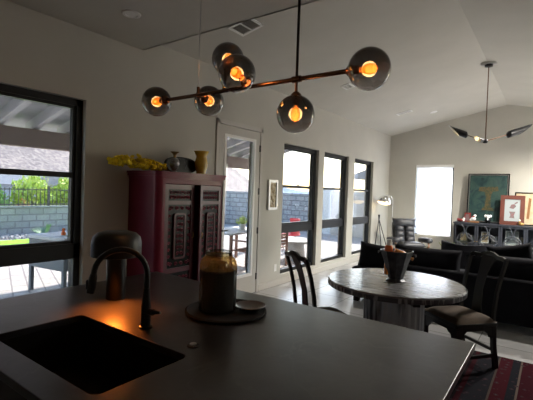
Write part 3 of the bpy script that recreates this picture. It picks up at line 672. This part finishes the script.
# front +y local
obj('swivel_base',lathe([(0,0),(.30,0),(.31,.02),(.28,.035),(.05,.05),(.04,.26),(0,.26)],40),'walnut',rl,smooth=True)
obj('seat_cushion',pillow(.56,.56,.20,T((0,.05,.40),(PI/2+.1,0,0))),'leather',rl,smooth='all')
bk_=bm_()
for z,h in((.50,.18),(.63,.16),(.76,.15)):
    for s in(-1,1): pillow(.25,h+.02,.15,T((s*.125,-.24-.28*(z-.5),z),(.25,0,0)),8,bk_)
obj('backrest',bk_,'leather',rl,smooth='all')
obj('backrest_shell',B(-.27,.27,-.06,.03,-.30,.28,.03,mtx=T((0,-.36,.64),(.25,0,0))),'leather',rl,smooth=True)
obj('headrest',pillow(.60,.22,.21,T((0,-.35,.90),(.15,0,0))),'leather',rl,smooth='all')
for s in(-1,1):
    obj('armrest',B(-.075,.075,-.28,.26,-.06,.06,.05,3,mtx=T((s*.39,.0,.52),(.08,0,0))),'leather',rl,smooth=True)
    p=[(s*.39,-.18,.46),(s*.39,-.2,.36),(s*.36,-.05,.28),(s*.36,.12,.30),(s*.39,.2,.40),(s*.39,.17,.47)]
    obj('arm_bracket',bar(p,.03,.04,up=(1,0,0)),'walnut',rl)
ot=thing('ottoman','charcoal leather footstool in front of the recliner','ottoman',(-2.38,9.0,0),.3)
obj('base',lathe([(0,0),(.2,0),(.2,.02),(.04,.03),(.04,.3),(0,.3)],30),'walnut',ot,smooth=True); obj('cushion',B(-.25,.25,-.2,.2,.29,.42,.05,4),'leather',ot,smooth=True)
# arc lamp
al=thing('arc_floor_lamp','chrome arc floor lamp with dome shade left of the recliner','floor lamp',(-3.27,9.95,0))
obj('base',lathe([(0,0),(.15,0),(.15,.03),(0,.035)],36),'chrome',al,smooth=True)
p=[(0,0,.03),(0,0,1.2),(-.0,-.005,1.42)]+[(-.10+.10*math.cos(a),-.02-.08*a,1.44+.13*math.sin(a)) for a in [PI*k/12 for k in range(1,8)]]
obj('pole',tube(p,.007,12),'chrome',al,smooth=True)
d=lathe([(0,.19),(.07,.178),(.13,.13),(.165,.06),(.172,0),(.166,0),(.158,.055),(.122,.124),(.065,.168),(0,.18)],36); d.transform(T((-.17,-.18,1.36),(-.25,0.15,0))); obj('dome_shade',d,'chrome',al,smooth=True)
d=lathe([(0,-.05),(.09,-.042),(.15,-.01),(.158,.01),(0,.02)],30); d.transform(T((-.17,-.18,1.37),(-.25,.15,0))); obj('diffuser',d,emitmat('warm_diffuser',(1,.72,.35),.9),al,smooth=True)
# slim reading lamp
sl=thing('reading_lamp','slim black reading lamp on angled legs between the last tall window and recliner','floor lamp',(-3.28,9.05,0))
obj('leg',tube([(-.10,-.03,0),(0,0,1.02)],.009,8),'mblack',sl); obj('leg',tube([(.30,.05,0),(0.0,0,1.0)],.009,8),'mblack',sl); obj('leg',tube([(.02,.26,0),(0,0,1.0)],.009,8),'mblack',sl)
obj('lamp_head',tube([(-.0,0,.98),(.0,0,1.10)],.02,14,rad=[.014,.026]),'mblack',sl,smooth=True)
# ------------------------------------------------------------------ media cabinet
MX0,MX1,MY0,MY1,MZ=-1.90,.50,10.30,10.72,.985
mc=thing('media_cabinet','blue-black sideboard with glass doors and curved fretwork on the far wall','sideboard',((MX0+MX1)/2,(MY0+MY1)/2,0))
cx,cy=(MX0+MX1)/2,(MY0+MY1)/2; hw=(MX1-MX0)/2; hd_=(MY1-MY0)/2
obj('top',B(-hw-.02,hw+.02,-hd_-.02,hd_,MZ-.035,MZ,.004),'media',mc)
b=bm_(); box(b,-hw,-hw+.025,-hd_,hd_,.0,MZ-.035); box(b,hw-.025,hw,-hd_,hd_,.0,MZ-.035); box(b,-hw,hw,-hd_,hd_,.08,.11)
for k in range(1,5): x=-hw+k*2*hw/5; box(b,x-.012,x+.012,-hd_+.02,hd_,.11,MZ-.035)
obj('carcass',b,'media',mc); obj('back_panel',B(-hw,hw,hd_-.02,hd_-.001,.08,MZ-.035),'medback',mc); obj('shelf',B(-hw,hw,-hd_+.03,hd_,.50,.52),'media',mc)
for k in range(5):
    xa=-hw+k*2*hw/5+.004; xb_=xa+2*hw/5-.008; z0,z1=.10,MZ-.04
    d=obj('door',plate(rect(xa,xb_,z0,z1),[rect(xa+.035,xb_-.035,z0+.04,z1-.035)],.022,XZ(-hd_-.0)),'media',mc)
    obj('pane',B(xa+.03,xb_-.03,-hd_+.012,-hd_+.015,z0+.03,z1-.03),'clear',d)
    f=bm_(); w=xb_-xa; xm=(xa+xb_)/2
    for (ccx,ccz,a0,a1,r) in ((xa+.02,.78,-PI/2,PI/2,.20),(xb_-.02,.78,PI/2,3*PI/2,.20),(xa+.02,.34,-PI/2,PI/2,.20),(xb_-.02,.34,PI/2,3*PI/2,.20),(xm,.56,0,2*PI,.17)):
        tube([(ccx+r*math.cos(a0+(a1-a0)*q/20),-hd_+.006,ccz+r*math.sin(a0+(a1-a0)*q/20)) for q in range(21)],.011,6,f)
    obj('fretwork',f,'media',d)
    obj('knob',lathe([(0,0),(.008,0),(.006,.012),(.012,.018),(0,.026)],14,T((xb_-.02 if k%2==0 else xa+.02,-hd_-.0,.56),(PI/2,0,0))),'brass',d,smooth=True)
def photo(label,x,z,w,h,y=10.52,m='cream',fm='white',tilt=-.12):
    o=thing('picture_frame',label,'picture frame',(x,y,z)); o.rotation_euler=(tilt,0,0)
    obj('frame',plate(rect(-w/2,w/2,0,h),[rect(-w/2+.018,w/2-.018,.018,h-.018)],.018,XZ(-.009)),fm,o); obj('picture',B(-w/2+.01,w/2-.01,.0,.006,.01,h-.01),m,o); return o
photo('pale photo frame on the left shelf inside the sideboard',-1.72,.522,.16,.2,fm='steel')
photo('white picture frame on the sideboard shelf, second door',-1.27,.522,.16,.26,fm='white')
photo('pale picture frame lying lower on the shelf beside the white one',-1.05,.522,.16,.17,m='palemat',fm='steel')
photo('large white picture frame on the sideboard shelf behind the third door',-.73,.522,.26,.32,m='palemat')
photo('small silver picture frame on the shelf right of the large white one',-.50,.522,.14,.2,fm='steel')
v=thing('ceramic_mug','small pale ceramic pot on the sideboard shelf, first door','pot',(-1.52,10.5,.52)); obj('body',lathe([(0,0),(.05,0),(.06,.05),(.05,.14),(.042,.16),(.038,.155),(.05,.05),(0,.02)],28),'bone',v,smooth=True)
# painting
pt=thing('abstract_painting','large teal abstract painting with gold brushwork leaning on the sideboard','painting',(-1.265,10.62,MZ)); pt.rotation_euler=(-.06,0,0)
pw,ph=.43,1.16
obj('frame',plate(rect(-pw,pw,0,ph),[rect(-pw+.022,pw-.022,.022,ph-.022)],.04,XZ(-.02)),'wood_black',pt)
obj('inner_fillet',plate(rect(-pw+.02,pw-.02,.02,ph-.02),[rect(-pw+.04,pw-.04,.04,ph-.04)],.025,XZ(-.015)),'steel',pt,label='silver inner fillet')
obj('canvas',B(-pw+.03,pw-.03,-.002,.01,.03,ph-.03),'teal',pt)
b=bm_()
P=[(-.10,.34),(-.13,.30),(.15,.29),(.12,.35),(.07,.38),(.06,.62),(.10,.74),(.22,.76),(.20,.86),(-.18,.84),(-.20,.75),(-.06,.73),(-.04,.60),(-.05,.40)]
plate(P,[],.003,XZ(-.006),b); obj('gold_brushwork',b,'gold',pt)
fp=thing('framed_print','reddish wood framed print with a red figure on pale mount, right on the sideboard','picture frame',(-.745,10.44,MZ)); fp.rotation_euler=(-.10,0,0)
fw,fh=.235,.665
obj('frame',plate(rect(-fw,fw,0,fh),[rect(-fw+.085,fw-.085,.085,fh-.09)],.03,XZ(-.015)),'redwood',fp)
obj('mount',B(-fw+.07,fw-.07,-.003,.006,.07,fh-.07),'palemat',fp)
b=bm_()
for q in([(-.05,.16),(.05,.15),(.035,.22),(.06,.30),(-.06,.30),(-.03,.22)],[(-.06,.38),(.02,.36),(.07,.42),(.04,.47),(-.02,.46)],[(.05,.47),(.10,.50),(.09,.53),(.03,.49)]): plate(q,[],.002,XZ(-.006),b)
obj('red_figure',b,'redart',fp,label='red painted shape')
fp=thing('framed_print','cream print in a black frame behind the reddish one on the sideboard','picture frame',(-.50,10.60,MZ)); fp.rotation_euler=(-.05,0,0)
obj('frame',plate(rect(-.22,.22,0,.74),[rect(-.195,.195,.025,.715)],.03,XZ(-.015)),'wood_black',fp); obj('mount',B(-.2,.2,-.003,.006,.02,.72),'cream',fp)
obj('painted_stroke',plate([(.02,.15),(.07,.15),(.10,.6),(.05,.62)],[],.002,XZ(-.006)),'walnut',fp)
# figurines
def blob(parts,mm='bone'):
    b=bm_()
    for (x,y,z,r,sx,sz) in parts:
        s=bm_(); bmesh.ops.create_uvsphere(s,u_segments=14,v_segments=10,radius=r); merge(b,s,T((x,y,z))@Matrix.Diagonal((sx,1,sz,1)))
    return b
o=thing('figurine','red and white reclining ceramic figurine at the left end of the sideboard','figurine',(-1.79,10.42,MZ)); obj('body',blob([(0,0,.04,.045,1.8,.85),(-.05,0,.06,.03,1,1)]),'redglaze',o,smooth='all'); obj('head',blob([(.075,0,.075,.028,1,1),(.06,0,.04,.03,1.2,1)]),'bone',o,smooth='all',label='white head')
o=thing('picture_frame','tiny dark red picture frame at the left end of the sideboard','picture frame',(-1.66,10.56,MZ)); o.rotation_euler=(-.1,0,0); obj('frame',plate(rect(-.07,.07,0,.22),[rect(-.045,.045,.03,.19)],.015,XZ(-.008)),'redglaze',o); obj('picture',B(-.05,.05,0,.004,.02,.2),'redart',o)
o=thing('figurine','white crouching ceramic figurine on a brown stand on the sideboard','figurine',(-1.51,10.42,MZ)); obj('stand',B(-.12,.12,-.05,.05,0,.03,.008),'walnut',o,label='brown stand'); obj('body',blob([(0,0,.09,.05,1.1,1),(.03,0,.16,.032,1,1),(-.05,0,.06,.03,1.2,1)]),'bone',o,smooth='all'); obj('mane',blob([(.0,-.03,.14,.022,1.5,.8)]),'redglaze',o,smooth='all')
o=thing('figurine','white and black elephant-shaped ceramic figurine before the teal painting','figurine',(-1.21,10.42,MZ)); obj('body',blob([(0,0,.08,.06,1.1,1.1),(-.03,0,.03,.025,1,1.3),(.03,0,.03,.025,1,1.3)]),'blackgloss',o,smooth='all'); obj('head',blob([(0,-.03,.16,.04,1.2,1),(-.05,-.02,.17,.028,1,1.2),(.05,-.02,.17,.028,1,1.2),(0,-.06,.11,.016,1,2.4)]),'bone',o,smooth='all',label='white head')
o=thing('figurine','small tan figurine in front of the reddish framed print','figurine',(-.56,10.36,MZ)); obj('body',blob([(0,0,.035,.035,1.8,1),(-.03,0,.08,.022,1,1.5)]),'brass',o,smooth='all'); obj('head',blob([(-.03,0,.12,.018,1,1)]),'bone',o,smooth='all')
# plant
pp=thing('potted_succulent','spiky green succulent in a small dark pot beyond the sofa','potted plant',(-1.83,9.5,0))
obj('pot',lathe([(0,0),(.10,0),(.13,.26),(.135,.28),(.12,.28),(.11,.24),(0,.24)],28),'clay',pp,smooth=True)
b=bm_()
for k in range(16):
    a=k*2.4; t=.25+.5*random.random(); l=.26+.08*random.random()
    p=[(0.02*math.cos(a),.02*math.sin(a),.24),(l*.45*t*math.cos(a),l*.45*t*math.sin(a),.24+l*.5),(l*t*math.cos(a),l*t*math.sin(a),.24+l)]
    tube(p,.02,6,b,rad=[.018,.022,.002])
obj('leaves',b,'plant',pp,smooth=True)
# ------------------------------------------------------------------ three-arm ceiling lamp
zc=RD-.02; ly=7.2; hz=2.485
cl=thing('three_arm_ceiling_lamp','black three-arm ceiling lamp hanging from the ridge on a long rod','ceiling lamp',(RX+.02,ly+.1,RD))
obj('mounting_plate',B(-.11,.11,-.06,.06,-.045,-.022,.004),'steel',cl); obj('canopy',lathe([(0,-.045),(.06,-.045),(.06,-.075),(.02,-.085),(0,-.085)],30),'mblack',cl,smooth=True)
obj('rod',tube([(0,0,-.08),(0,0,hz-RD)],.008,12),'bronze',cl,smooth=True)
obj('hub',lathe([(0,-.035),(.03,-.03),(.042,0),(.03,.03),(.012,.035),(0,.035)],24,T((0,0,hz-RD))),'mblack',cl,smooth=True)
def shade(ax,ay,az,l0,l1,r=.068):
    d=Vector((ax,ay,az)).normalized(); h=Vector((0,0,hz-RD))
    s=d.cross(Vector((0,0,1))).normalized(); u=s.cross(d).normalized()
    obj('arm',tube([h,h+d*(l0+.05)],.006,8),'bronze',cl,smooth=True)
    def shell_(rr,off):
        b=bm_(); n=24; prof=[(0.0,.0),(.35,.03),(.75,.075),(1,.14)]
        rings=[]
        for kk in range(9):
            t=kk/8; ring=[]
            for q in range(n):
                a=2*PI*q/n; up=math.sin(a)
                Lq=(l1-l0)*(.68+.32*up)
                xx=l0+off+ (Lq-off)*t; rad=rr*min(1,math.sqrt(max(0,1-(1-min(1,t/.2))**2))) if t<.2 else rr
                rad=max(rad,.004)
                ring.append(b.verts.new(h+d*xx+s*rad*math.cos(a)+u*rad*.8*up))
            rings.append(ring)
        for a_,c_ in zip(rings,rings[1:]):
            for q in range(n): b.faces.new((a_[q],a_[(q+1)%n],c_[(q+1)%n],c_[q]))
        return b
    o=obj('shade',shell_(r,0),'mblack',cl,smooth=True); obj('shade_lining',shell_(r*.95,.004),'white',o,smooth=True)
    b=bm_(); bmesh.ops.create_uvsphere(b,u_segments=16,v_segments=10,radius=.028); b.transform(Matrix.Translation(h+d*(l0+.14))); obj('bulb',b,emitmat('warm_bulb',(1,.75,.35),.6),o,smooth='all')
lat=Vector((.811,.585,0)); dep=Vector((-.585,.811,0))
v1=lat*.92+dep*.1; v2=-lat*.86+dep*.25; v3=-dep*.45-lat*.9
shade(v1.x,v1.y,.30,.38,.86,.072); shade(v2.x,v2.y,.33,.27,.62,.068); shade(v3.x,v3.y,.10,.07,.26,.045)
# ------------------------------------------------------------------ outdoors
struct('patio_floor',B(-10.19,XL-.2,-3,13.9,-.13,-.03),'paver')
gr=obj('desert_ground',B(-400,60,-200,400,-.5,-.16),'dirt'); gr['kind']='structure'
lw=obj('lawn',B(-12.0,-10.2,-3,7.6,-.15,-.02),'lawn'); lw['kind']='stuff'; tag(lw,'bright green lawn between the patio and the gravel strip','lawn')
gv=bm_(); box(gv,-12.89,-12.01,-3,13.9,-.15,-.03); box(gv,-12.01,-10.2,7.61,13.9,-.15,-.03)
gv=obj('gravel_bed',gv,'gravel'); gv['kind']='stuff'; tag(gv,'pale gravel bed along the foot of the grey block wall','gravel')
# pebbles edge of lawn
pb=bm_()
for k in range(260):
    s=bm_(); bmesh.ops.create_icosphere(s,subdivisions=1,radius=random.uniform(.03,.07)); merge(pb,s,T((random.uniform(-12.8,-12.1),random.uniform(2.5,8),.0),(random.random(),random.random(),0)))
pb=obj('pebbles',pb,'gravel'); pb['kind']='stuff'; tag(pb,'loose pale river stones lying on the gravel strip','pebbles')
struct('garden_wall',B(-13.1,-12.9,-3,14,-.15,.80),'block'); struct('garden_wall_cap',B(-13.13,-12.87,-3,14,.80,.86),'block')
struct('garden_wall_end',B(-12.9,-7.35,14,14.2,-.15,1.50),'blockx')
struct('garden_wall_end',B(-7.35,XL-.2,14,14.2,-.15,1.65),'stucco')
struct('garden_pillar',B(-7.45,-6.95,13.88,14.25,-.15,1.72,.01),'white_stucco')
# iron fence on the garden wall
fe=thing('iron_fence','black iron picket fence on top of the grey garden wall','fence',(-13.0,5,.86))
b=bm_(); b2=bm_()
for k in range(96): y=-4.8+k*.125; box(b,-.008,.008,y-.008,y+.008,.0,.56)
for z in(.05,.50): box(b2,-.012,.012,-4.9,7.2,z-.015,z+.015)
obj('pickets',b,'iron',fe); obj('rails',b2,'iron',fe)
for y in(-3.7,-1.25,1.2,3.65,6.1): obj('post',B(-.03,.03,y-.03,y+.03,0,.62),'iron',fe)
# patio cover
pc=thing('patio_cover','attached patio cover with grey rafters and a taupe beam outside the kitchen window','patio cover',(XL-.2,4,0))
PX=lambda x:x-(XL-.2)
YE=9.25
obj('beam',B(PX(-6.78),PX(-6.62),-5,YE-4-.1,2.12,2.40),'beam',pc)
obj('post',B(PX(-6.79),PX(-6.61),5.0,5.18,-.03,2.12),'beam',pc)
rs=.26
for k in range(22):
    y=-1.54-1.01*1+.505*k
    if y>YE-4: break
    z0=2.41; x0=PX(-6.95); x1=-.01; L_=x1-x0
    P=[(x0,z0-.07),(x1,z0-.07+rs*L_),(x1,z0+.10+rs*L_),(x0,z0+.10)]
    obj('rafter',plate(P,[],.09,XZ(y-.045)),'rafter',pc)
P=[(PX(-7.15),2.41+.10-.052),(-.01,2.41+.10+rs*3.065),(-.01,2.41+.14+rs*3.065),(PX(-7.15),2.41+.14-.052)]
obj('roof_deck',plate(P,[],YE+1.2,XZ(-5.2)),'deck',pc)
# kitchen-window patio items
gt=thing('outdoor_box_table','grey resin patio table with pale stone top outside the kitchen window','patio table',(-5.95,3.18,-.03),.15)
obj('table_top',B(-.42,.42,-.42,.42,.78,.83,.01),'stone_top',gt); obj('deep_apron',B(-.40,.40,-.40,.40,.36,.78,.01),'greyplastic',gt)
for sx in(-1,1):
    for sy in(-1,1): obj('leg',B(sx*.37-.025,sx*.37+.025,sy*.37-.025,sy*.37+.025,0,.36),'greyplastic',gt)
fg=thing('garden_figurine','small orange and white garden ornament on the grey patio table','ornament',(-5.82,3.0,.80)); obj('body',blob([(0,0,.035,.035,1,1),(0,0,.09,.025,1,1.1)]),'orange',fg,smooth='all'); obj('base',lathe([(0,0),(.05,0),(.05,.012),(0,.012)],20),'bone',fg)
# agave
def spiky(label,loc,n,l,m='leaf3',name='agave'):
    b=bm_()
    for k in range(n):
        a=k*2.4; e=.25+1.1*((k*.618)%1)
        d=Vector((math.cos(a)*math.cos(e),math.sin(a)*math.cos(e),math.sin(e)))
        tube([(0,0,0),d*l*.5+Vector((0,0,.02)),d*l],.03,5,b,rad=[.02,.035*l/.5,.003])
    o=obj(name,b,m,loc=loc); tag(o,label,'plant'); return o
spiky('grey-green spiky agave at the foot of the block wall',(-12.25,5.75,-.03),34,.42)
# shrubs and trees
def bush(name,label,loc,rx,ry,rz,m,n=700,ls=.10,trunk=True,cat='shrub',group=None):
    o=thing(name,label,cat,loc,0,group); b=bm_()
    for k in range(n):
        u=random.uniform(-1,1); a=random.random()*2*PI; q=math.sqrt(1-u*u); rr=.65+.4*random.random()
        nz=1+.35*noise.noise(Vector((q*math.cos(a)*2+loc[1],q*math.sin(a)*2,u*2)))
        c=Vector((rx*q*math.cos(a)*rr*nz,ry*q*math.sin(a)*rr*nz,rz+rz*u*rr*nz*.95))
        mt=T(c,(random.random()*6,random.random()*6,random.random()*6)); s=ls*random.uniform(.6,1.3)
        vs=[b.verts.new(mt@Vector(p)) for p in((-s,0,0),(0,-s*.45,.01),(s,0,0),(0,s*.45,.01))]; b.faces.new(vs)
    obj('foliage',b,m,o)
    if trunk: 
        t=tube([(0,0,0),(.03,.02,rz*1.2)],.05,7); tube([(0,0,.1),(rx*.4,.1,rz*1.4)],.03,6,t); tube([(0,0,.1),(-.1,-ry*.4,rz*1.4)],.03,6,t); obj('stem',t,'bark',o)
    return o
G='shrubs behind the iron fence'
for i,(y,x,h,m,lab) in enumerate([(3.7,-14.4,.88,'leaf2','dark green shrub behind the fence at the left edge of the kitchen window'),(4.95,-14.3,.82,'leaf2','mid green shrub behind the fence, second from the left'),(6.3,-14.4,1.02,'leaf','yellow-green shrub behind the fence, left of the middle fence post'),(7.6,-14.4,1.0,'leaf','lime shrub behind the fence, right of the middle fence post'),(8.9,-14.4,1.02,'leaf','yellow-green shrub behind the fence beside the window frame'),(12.8,-14.4,.95,'leaf','yellow-green shrub behind the wall seen through the patio door')]):
    bush('shrub',lab,(x,y,-.16),.7,.62,h,M[m],1500,.10,True,'shrub',G)
bs=bush('shrub','low autumn orange bush behind the fence near the blue house',(-13.45,5.62,-.16),.2,.3,.60,mat('autumn_leaf',(.55,.33,.08),.8),300,.07,True,'shrub',None)
# neighbour houses
nh=thing('neighbour_house','small grey house with dark windows behind the shrubs','house',(-26,11.2,-.2))
obj('walls',B(-3,3,-1.6,1.6,0,1.7),mat('blue_grey_siding',(.35,.38,.45),.8),nh)
obj('roof',plate([(-2.0,1.65),(2.0,1.65),(0,2.35)],[],6.6,T((-3.3,0,0))@Matrix(((0,0,1,0),(1,0,0,0),(0,1,0,0),(0,0,0,1)))),'roof',nh)
for y in(-.8,.3): obj('window',B(2.98,3.03,y,y+.5,.7,1.3),'iron',nh)
n2=thing('neighbour_house','pale stucco house with grey gable roof beyond the end wall','house',(-5.2,22.5,-.2))
obj('walls',B(-2.9,3,-2.5,4,0,2.7),'white_stucco',n2)
obj('roof',plate([(-3.5,2.55),(3.6,2.55),(3.6,2.7),(0.1,4.0),(-3.5,2.7)],[],7.4,XZ(-3.1)),'roof',n2)
obj('window',B(-2.2,-1.2,-2.53,-2.48,1.0,2.0),'iron',n2)
# outdoor dining
ot_=thing('outdoor_table','brown slatted outdoor dining table with pale top seen through the patio door','patio table',(-5.55,6.55,-.03),.1)
obj('table_top',B(-.45,.45,-.75,.75,.70,.735,.01),'stone_top',ot_)
for sx in(-1,1):
    for sy in(-1,1): obj('leg',B(sx*.40-.025,sx*.40+.025,sy*.68-.025,sy*.68+.025,0,.70),'brownwood',ot_)
def slat(label,loc,rz,name='slatted_chair',m='brownwood'):
    c=thing(name,label,'patio chair',loc,rz)
    for sx in(-1,1):
        obj('leg',B(sx*.24-.02,sx*.24+.02,.20,.24,0,.42),m,c); obj('leg',B(sx*.24-.02,sx*.24+.02,-.26,-.22,0,.84),m,c); obj('armrest',B(sx*.25-.03,sx*.25+.03,-.24,.24,.60,.625),m,c); 
    b=bm_()
    for k in range(7): box(b,-.24,.24,-.22+.065*k,-.17+.065*k,.40,.42)
    obj('seat',b,m,c); b=bm_()
    for k in range(6): box(b,-.22,.22,-.25,-.235,.46+.065*k,.505+.065*k)
    obj('backrest',b,m,c); return c
s1=slat('brown slatted chair at the near side of the outdoor table',(-4.85,6.15,-.03),PI/2)
dup(s1,(-4.85,6.95,-.03),PI/2,'brown slatted chair at the near right of the outdoor table')
fp_=thing('flower_pot','potted yellow-green plant on the outdoor table','potted plant',(-5.5,6.75,.705)); obj('pot',lathe([(0,0),(.06,0),(.08,.12),(.07,.12),(0,.10)],20),'bone',fp_,smooth=True)
b=bm_()
for k in range(120):
    mt=T((random.gauss(0,.06),random.gauss(0,.06),.18+random.gauss(0,.05)),(random.random()*6,random.random()*6,0)); s=.03; b.faces.new([b.verts.new(mt@Vector(p)) for p in((-s,0,0),(0,-s*.6,0),(s,0,0),(0,s*.6,0))])
obj('foliage',b,'leaf',fp_)
rcx=thing('red_patio_chair','red curved-back outdoor chair seen through the first tall window','patio chair',(-5.95,9.45,-.03),2.2)
b=bm_(); 
o_=[];i_=[]
for k in range(17): a=PI+PI*k/16; o_.append((.30*math.cos(a),.26*math.sin(a))); i_.append((.27*math.cos(a),.235*math.sin(a)))
plate(o_+i_[::-1],[],.42,T((0,0,.42)),b); obj('curved_back',b,'redplastic',rcx,smooth=True); obj('seat',lathe([(0,.38),(.27,.38),(.28,.42),(0,.43)],30),'redplastic',rcx,smooth=True)
for a in(.8,2.3,3.9,5.5): obj('leg',tube([(.2*math.cos(a),.2*math.sin(a),.39),(.26*math.cos(a),.26*math.sin(a),0)],.015,8),'steel',rcx)
ft=thing('fire_table','low pale round table with stones outside the first tall window','patio table',(-4.95,8.1,-.03)); obj('top',lathe([(0,.40),(.42,.40),(.42,.45),(0,.45)],36),'stone_top',ft,smooth=True); obj('pedestal',lathe([(0,0),(.25,0),(.2,.4),(0,.4)],30),'stone_top',ft,smooth=True)
# hills
def terrain(name,x0,x1,y0,y1,nx,ny,f,m):
    b=bm_(); g=[[b.verts.new((x0+(x1-x0)*i/nx,y0+(y1-y0)*j/ny,f(x0+(x1-x0)*i/nx,y0+(y1-y0)*j/ny))) for j in range(ny+1)] for i in range(nx+1)]
    for i in range(nx):
        for j in range(ny): b.faces.new((g[i][j],g[i+1][j],g[i+1][j+1],g[i][j+1]))
    bmesh.ops.recalc_face_normals(b,faces=b.faces[:])
    return struct(name,b,m,smooth='all')
def hf(x,y):
    d=max(0,-x-34)/46; a=math.atan2(y,-x)      # ridge falls away towards +Y
    h=26*max(0,1-((a-.25)/.72)**2)
    t=min(1,d); t=t*t*(3-2*t)
    return -.3+h*t*(1-.35*max(0,d-1))+ (noise.fractal(Vector((x*.09,y*.09,0)),1,2,5)*2.2+noise.fractal(Vector((x*.5,y*.5,3)),1,2,4)*.35)*t
terrain('hill',-34,-120,-30,110,90,130,hf,'hill')
def mf(x,y):
    s=y-460-(-x-260)*0; t=max(0,1-abs(x+330)/70)
    return -2+ (26*t)*(.45+.4*math.exp(-((y-395)/22)**2)+.25*math.exp(-((y-445)/18)**2)+.18*noise.fractal(Vector((x*.02,y*.035,1)),1,2,5))*max(0,1-((y-430)/150)**2)
terrain('distant_mountain',-400,-260,280,580,24,90,mf,'mtn')
# ------------------------------------------------------------------ light
w=bpy.data.worlds.new('sky'); S.world=w; w.use_nodes=True; nt=w.node_tree
sky=nt.nodes.new('ShaderNodeTexSky'); sky.sky_type='NISHITA'; sky.sun_disc=False; sky.sun_elevation=math.radians(34); sky.sun_rotation=math.atan2(-.27,.96); sky.air_density=1.2; sky.dust_density=.8; sky.ozone_density=1
bg=nt.nodes['Background']; bg.inputs[1].default_value=.40; nt.links.new(sky.outputs[0],bg.inputs[0])
sd=Vector((-.27,.96,0)).normalized()*math.cos(math.radians(38))+Vector((0,0,math.sin(math.radians(38))))
L=bpy.data.lights.new('sun','SUN'); L.energy=7; L.angle=.01; L.color=(1,.93,.84); o=bpy.data.objects.new('sun',L); COL.objects.link(o); o.rotation_euler=sd.to_track_quat('Z','Y').to_euler()
# ------------------------------------------------------------------ camera
yaw,pitch,roll=map(math.radians,(35.8,-1.3,1.95))
F=Vector((-math.sin(yaw)*math.cos(pitch),math.cos(yaw)*math.cos(pitch),math.sin(pitch))); R0=Vector((math.cos(yaw),math.sin(yaw),0)); U0=R0.cross(F)
R=math.cos(roll)*R0+math.sin(roll)*U0; U=-math.sin(roll)*R0+math.cos(roll)*U0
cam=bpy.data.cameras.new('camera'); co=bpy.data.objects.new('camera',cam); COL.objects.link(co)
mw=Matrix.Identity(4)
for i in range(3): mw[i][0]=R[i]; mw[i][1]=U[i]; mw[i][2]=-F[i]
mw[0][3],mw[1][3],mw[2][3]=0,0,1.56
co.matrix_world=mw; cam.sensor_width=36; cam.lens=398/533*36; cam.clip_start=.02; cam.clip_end=2000; S.camera=co
vs=S.view_settings; vs.view_transform='Standard'; vs.look='None'; vs.gamma=1; vs.use_curve_mapping=False; vs.exposure=1.85
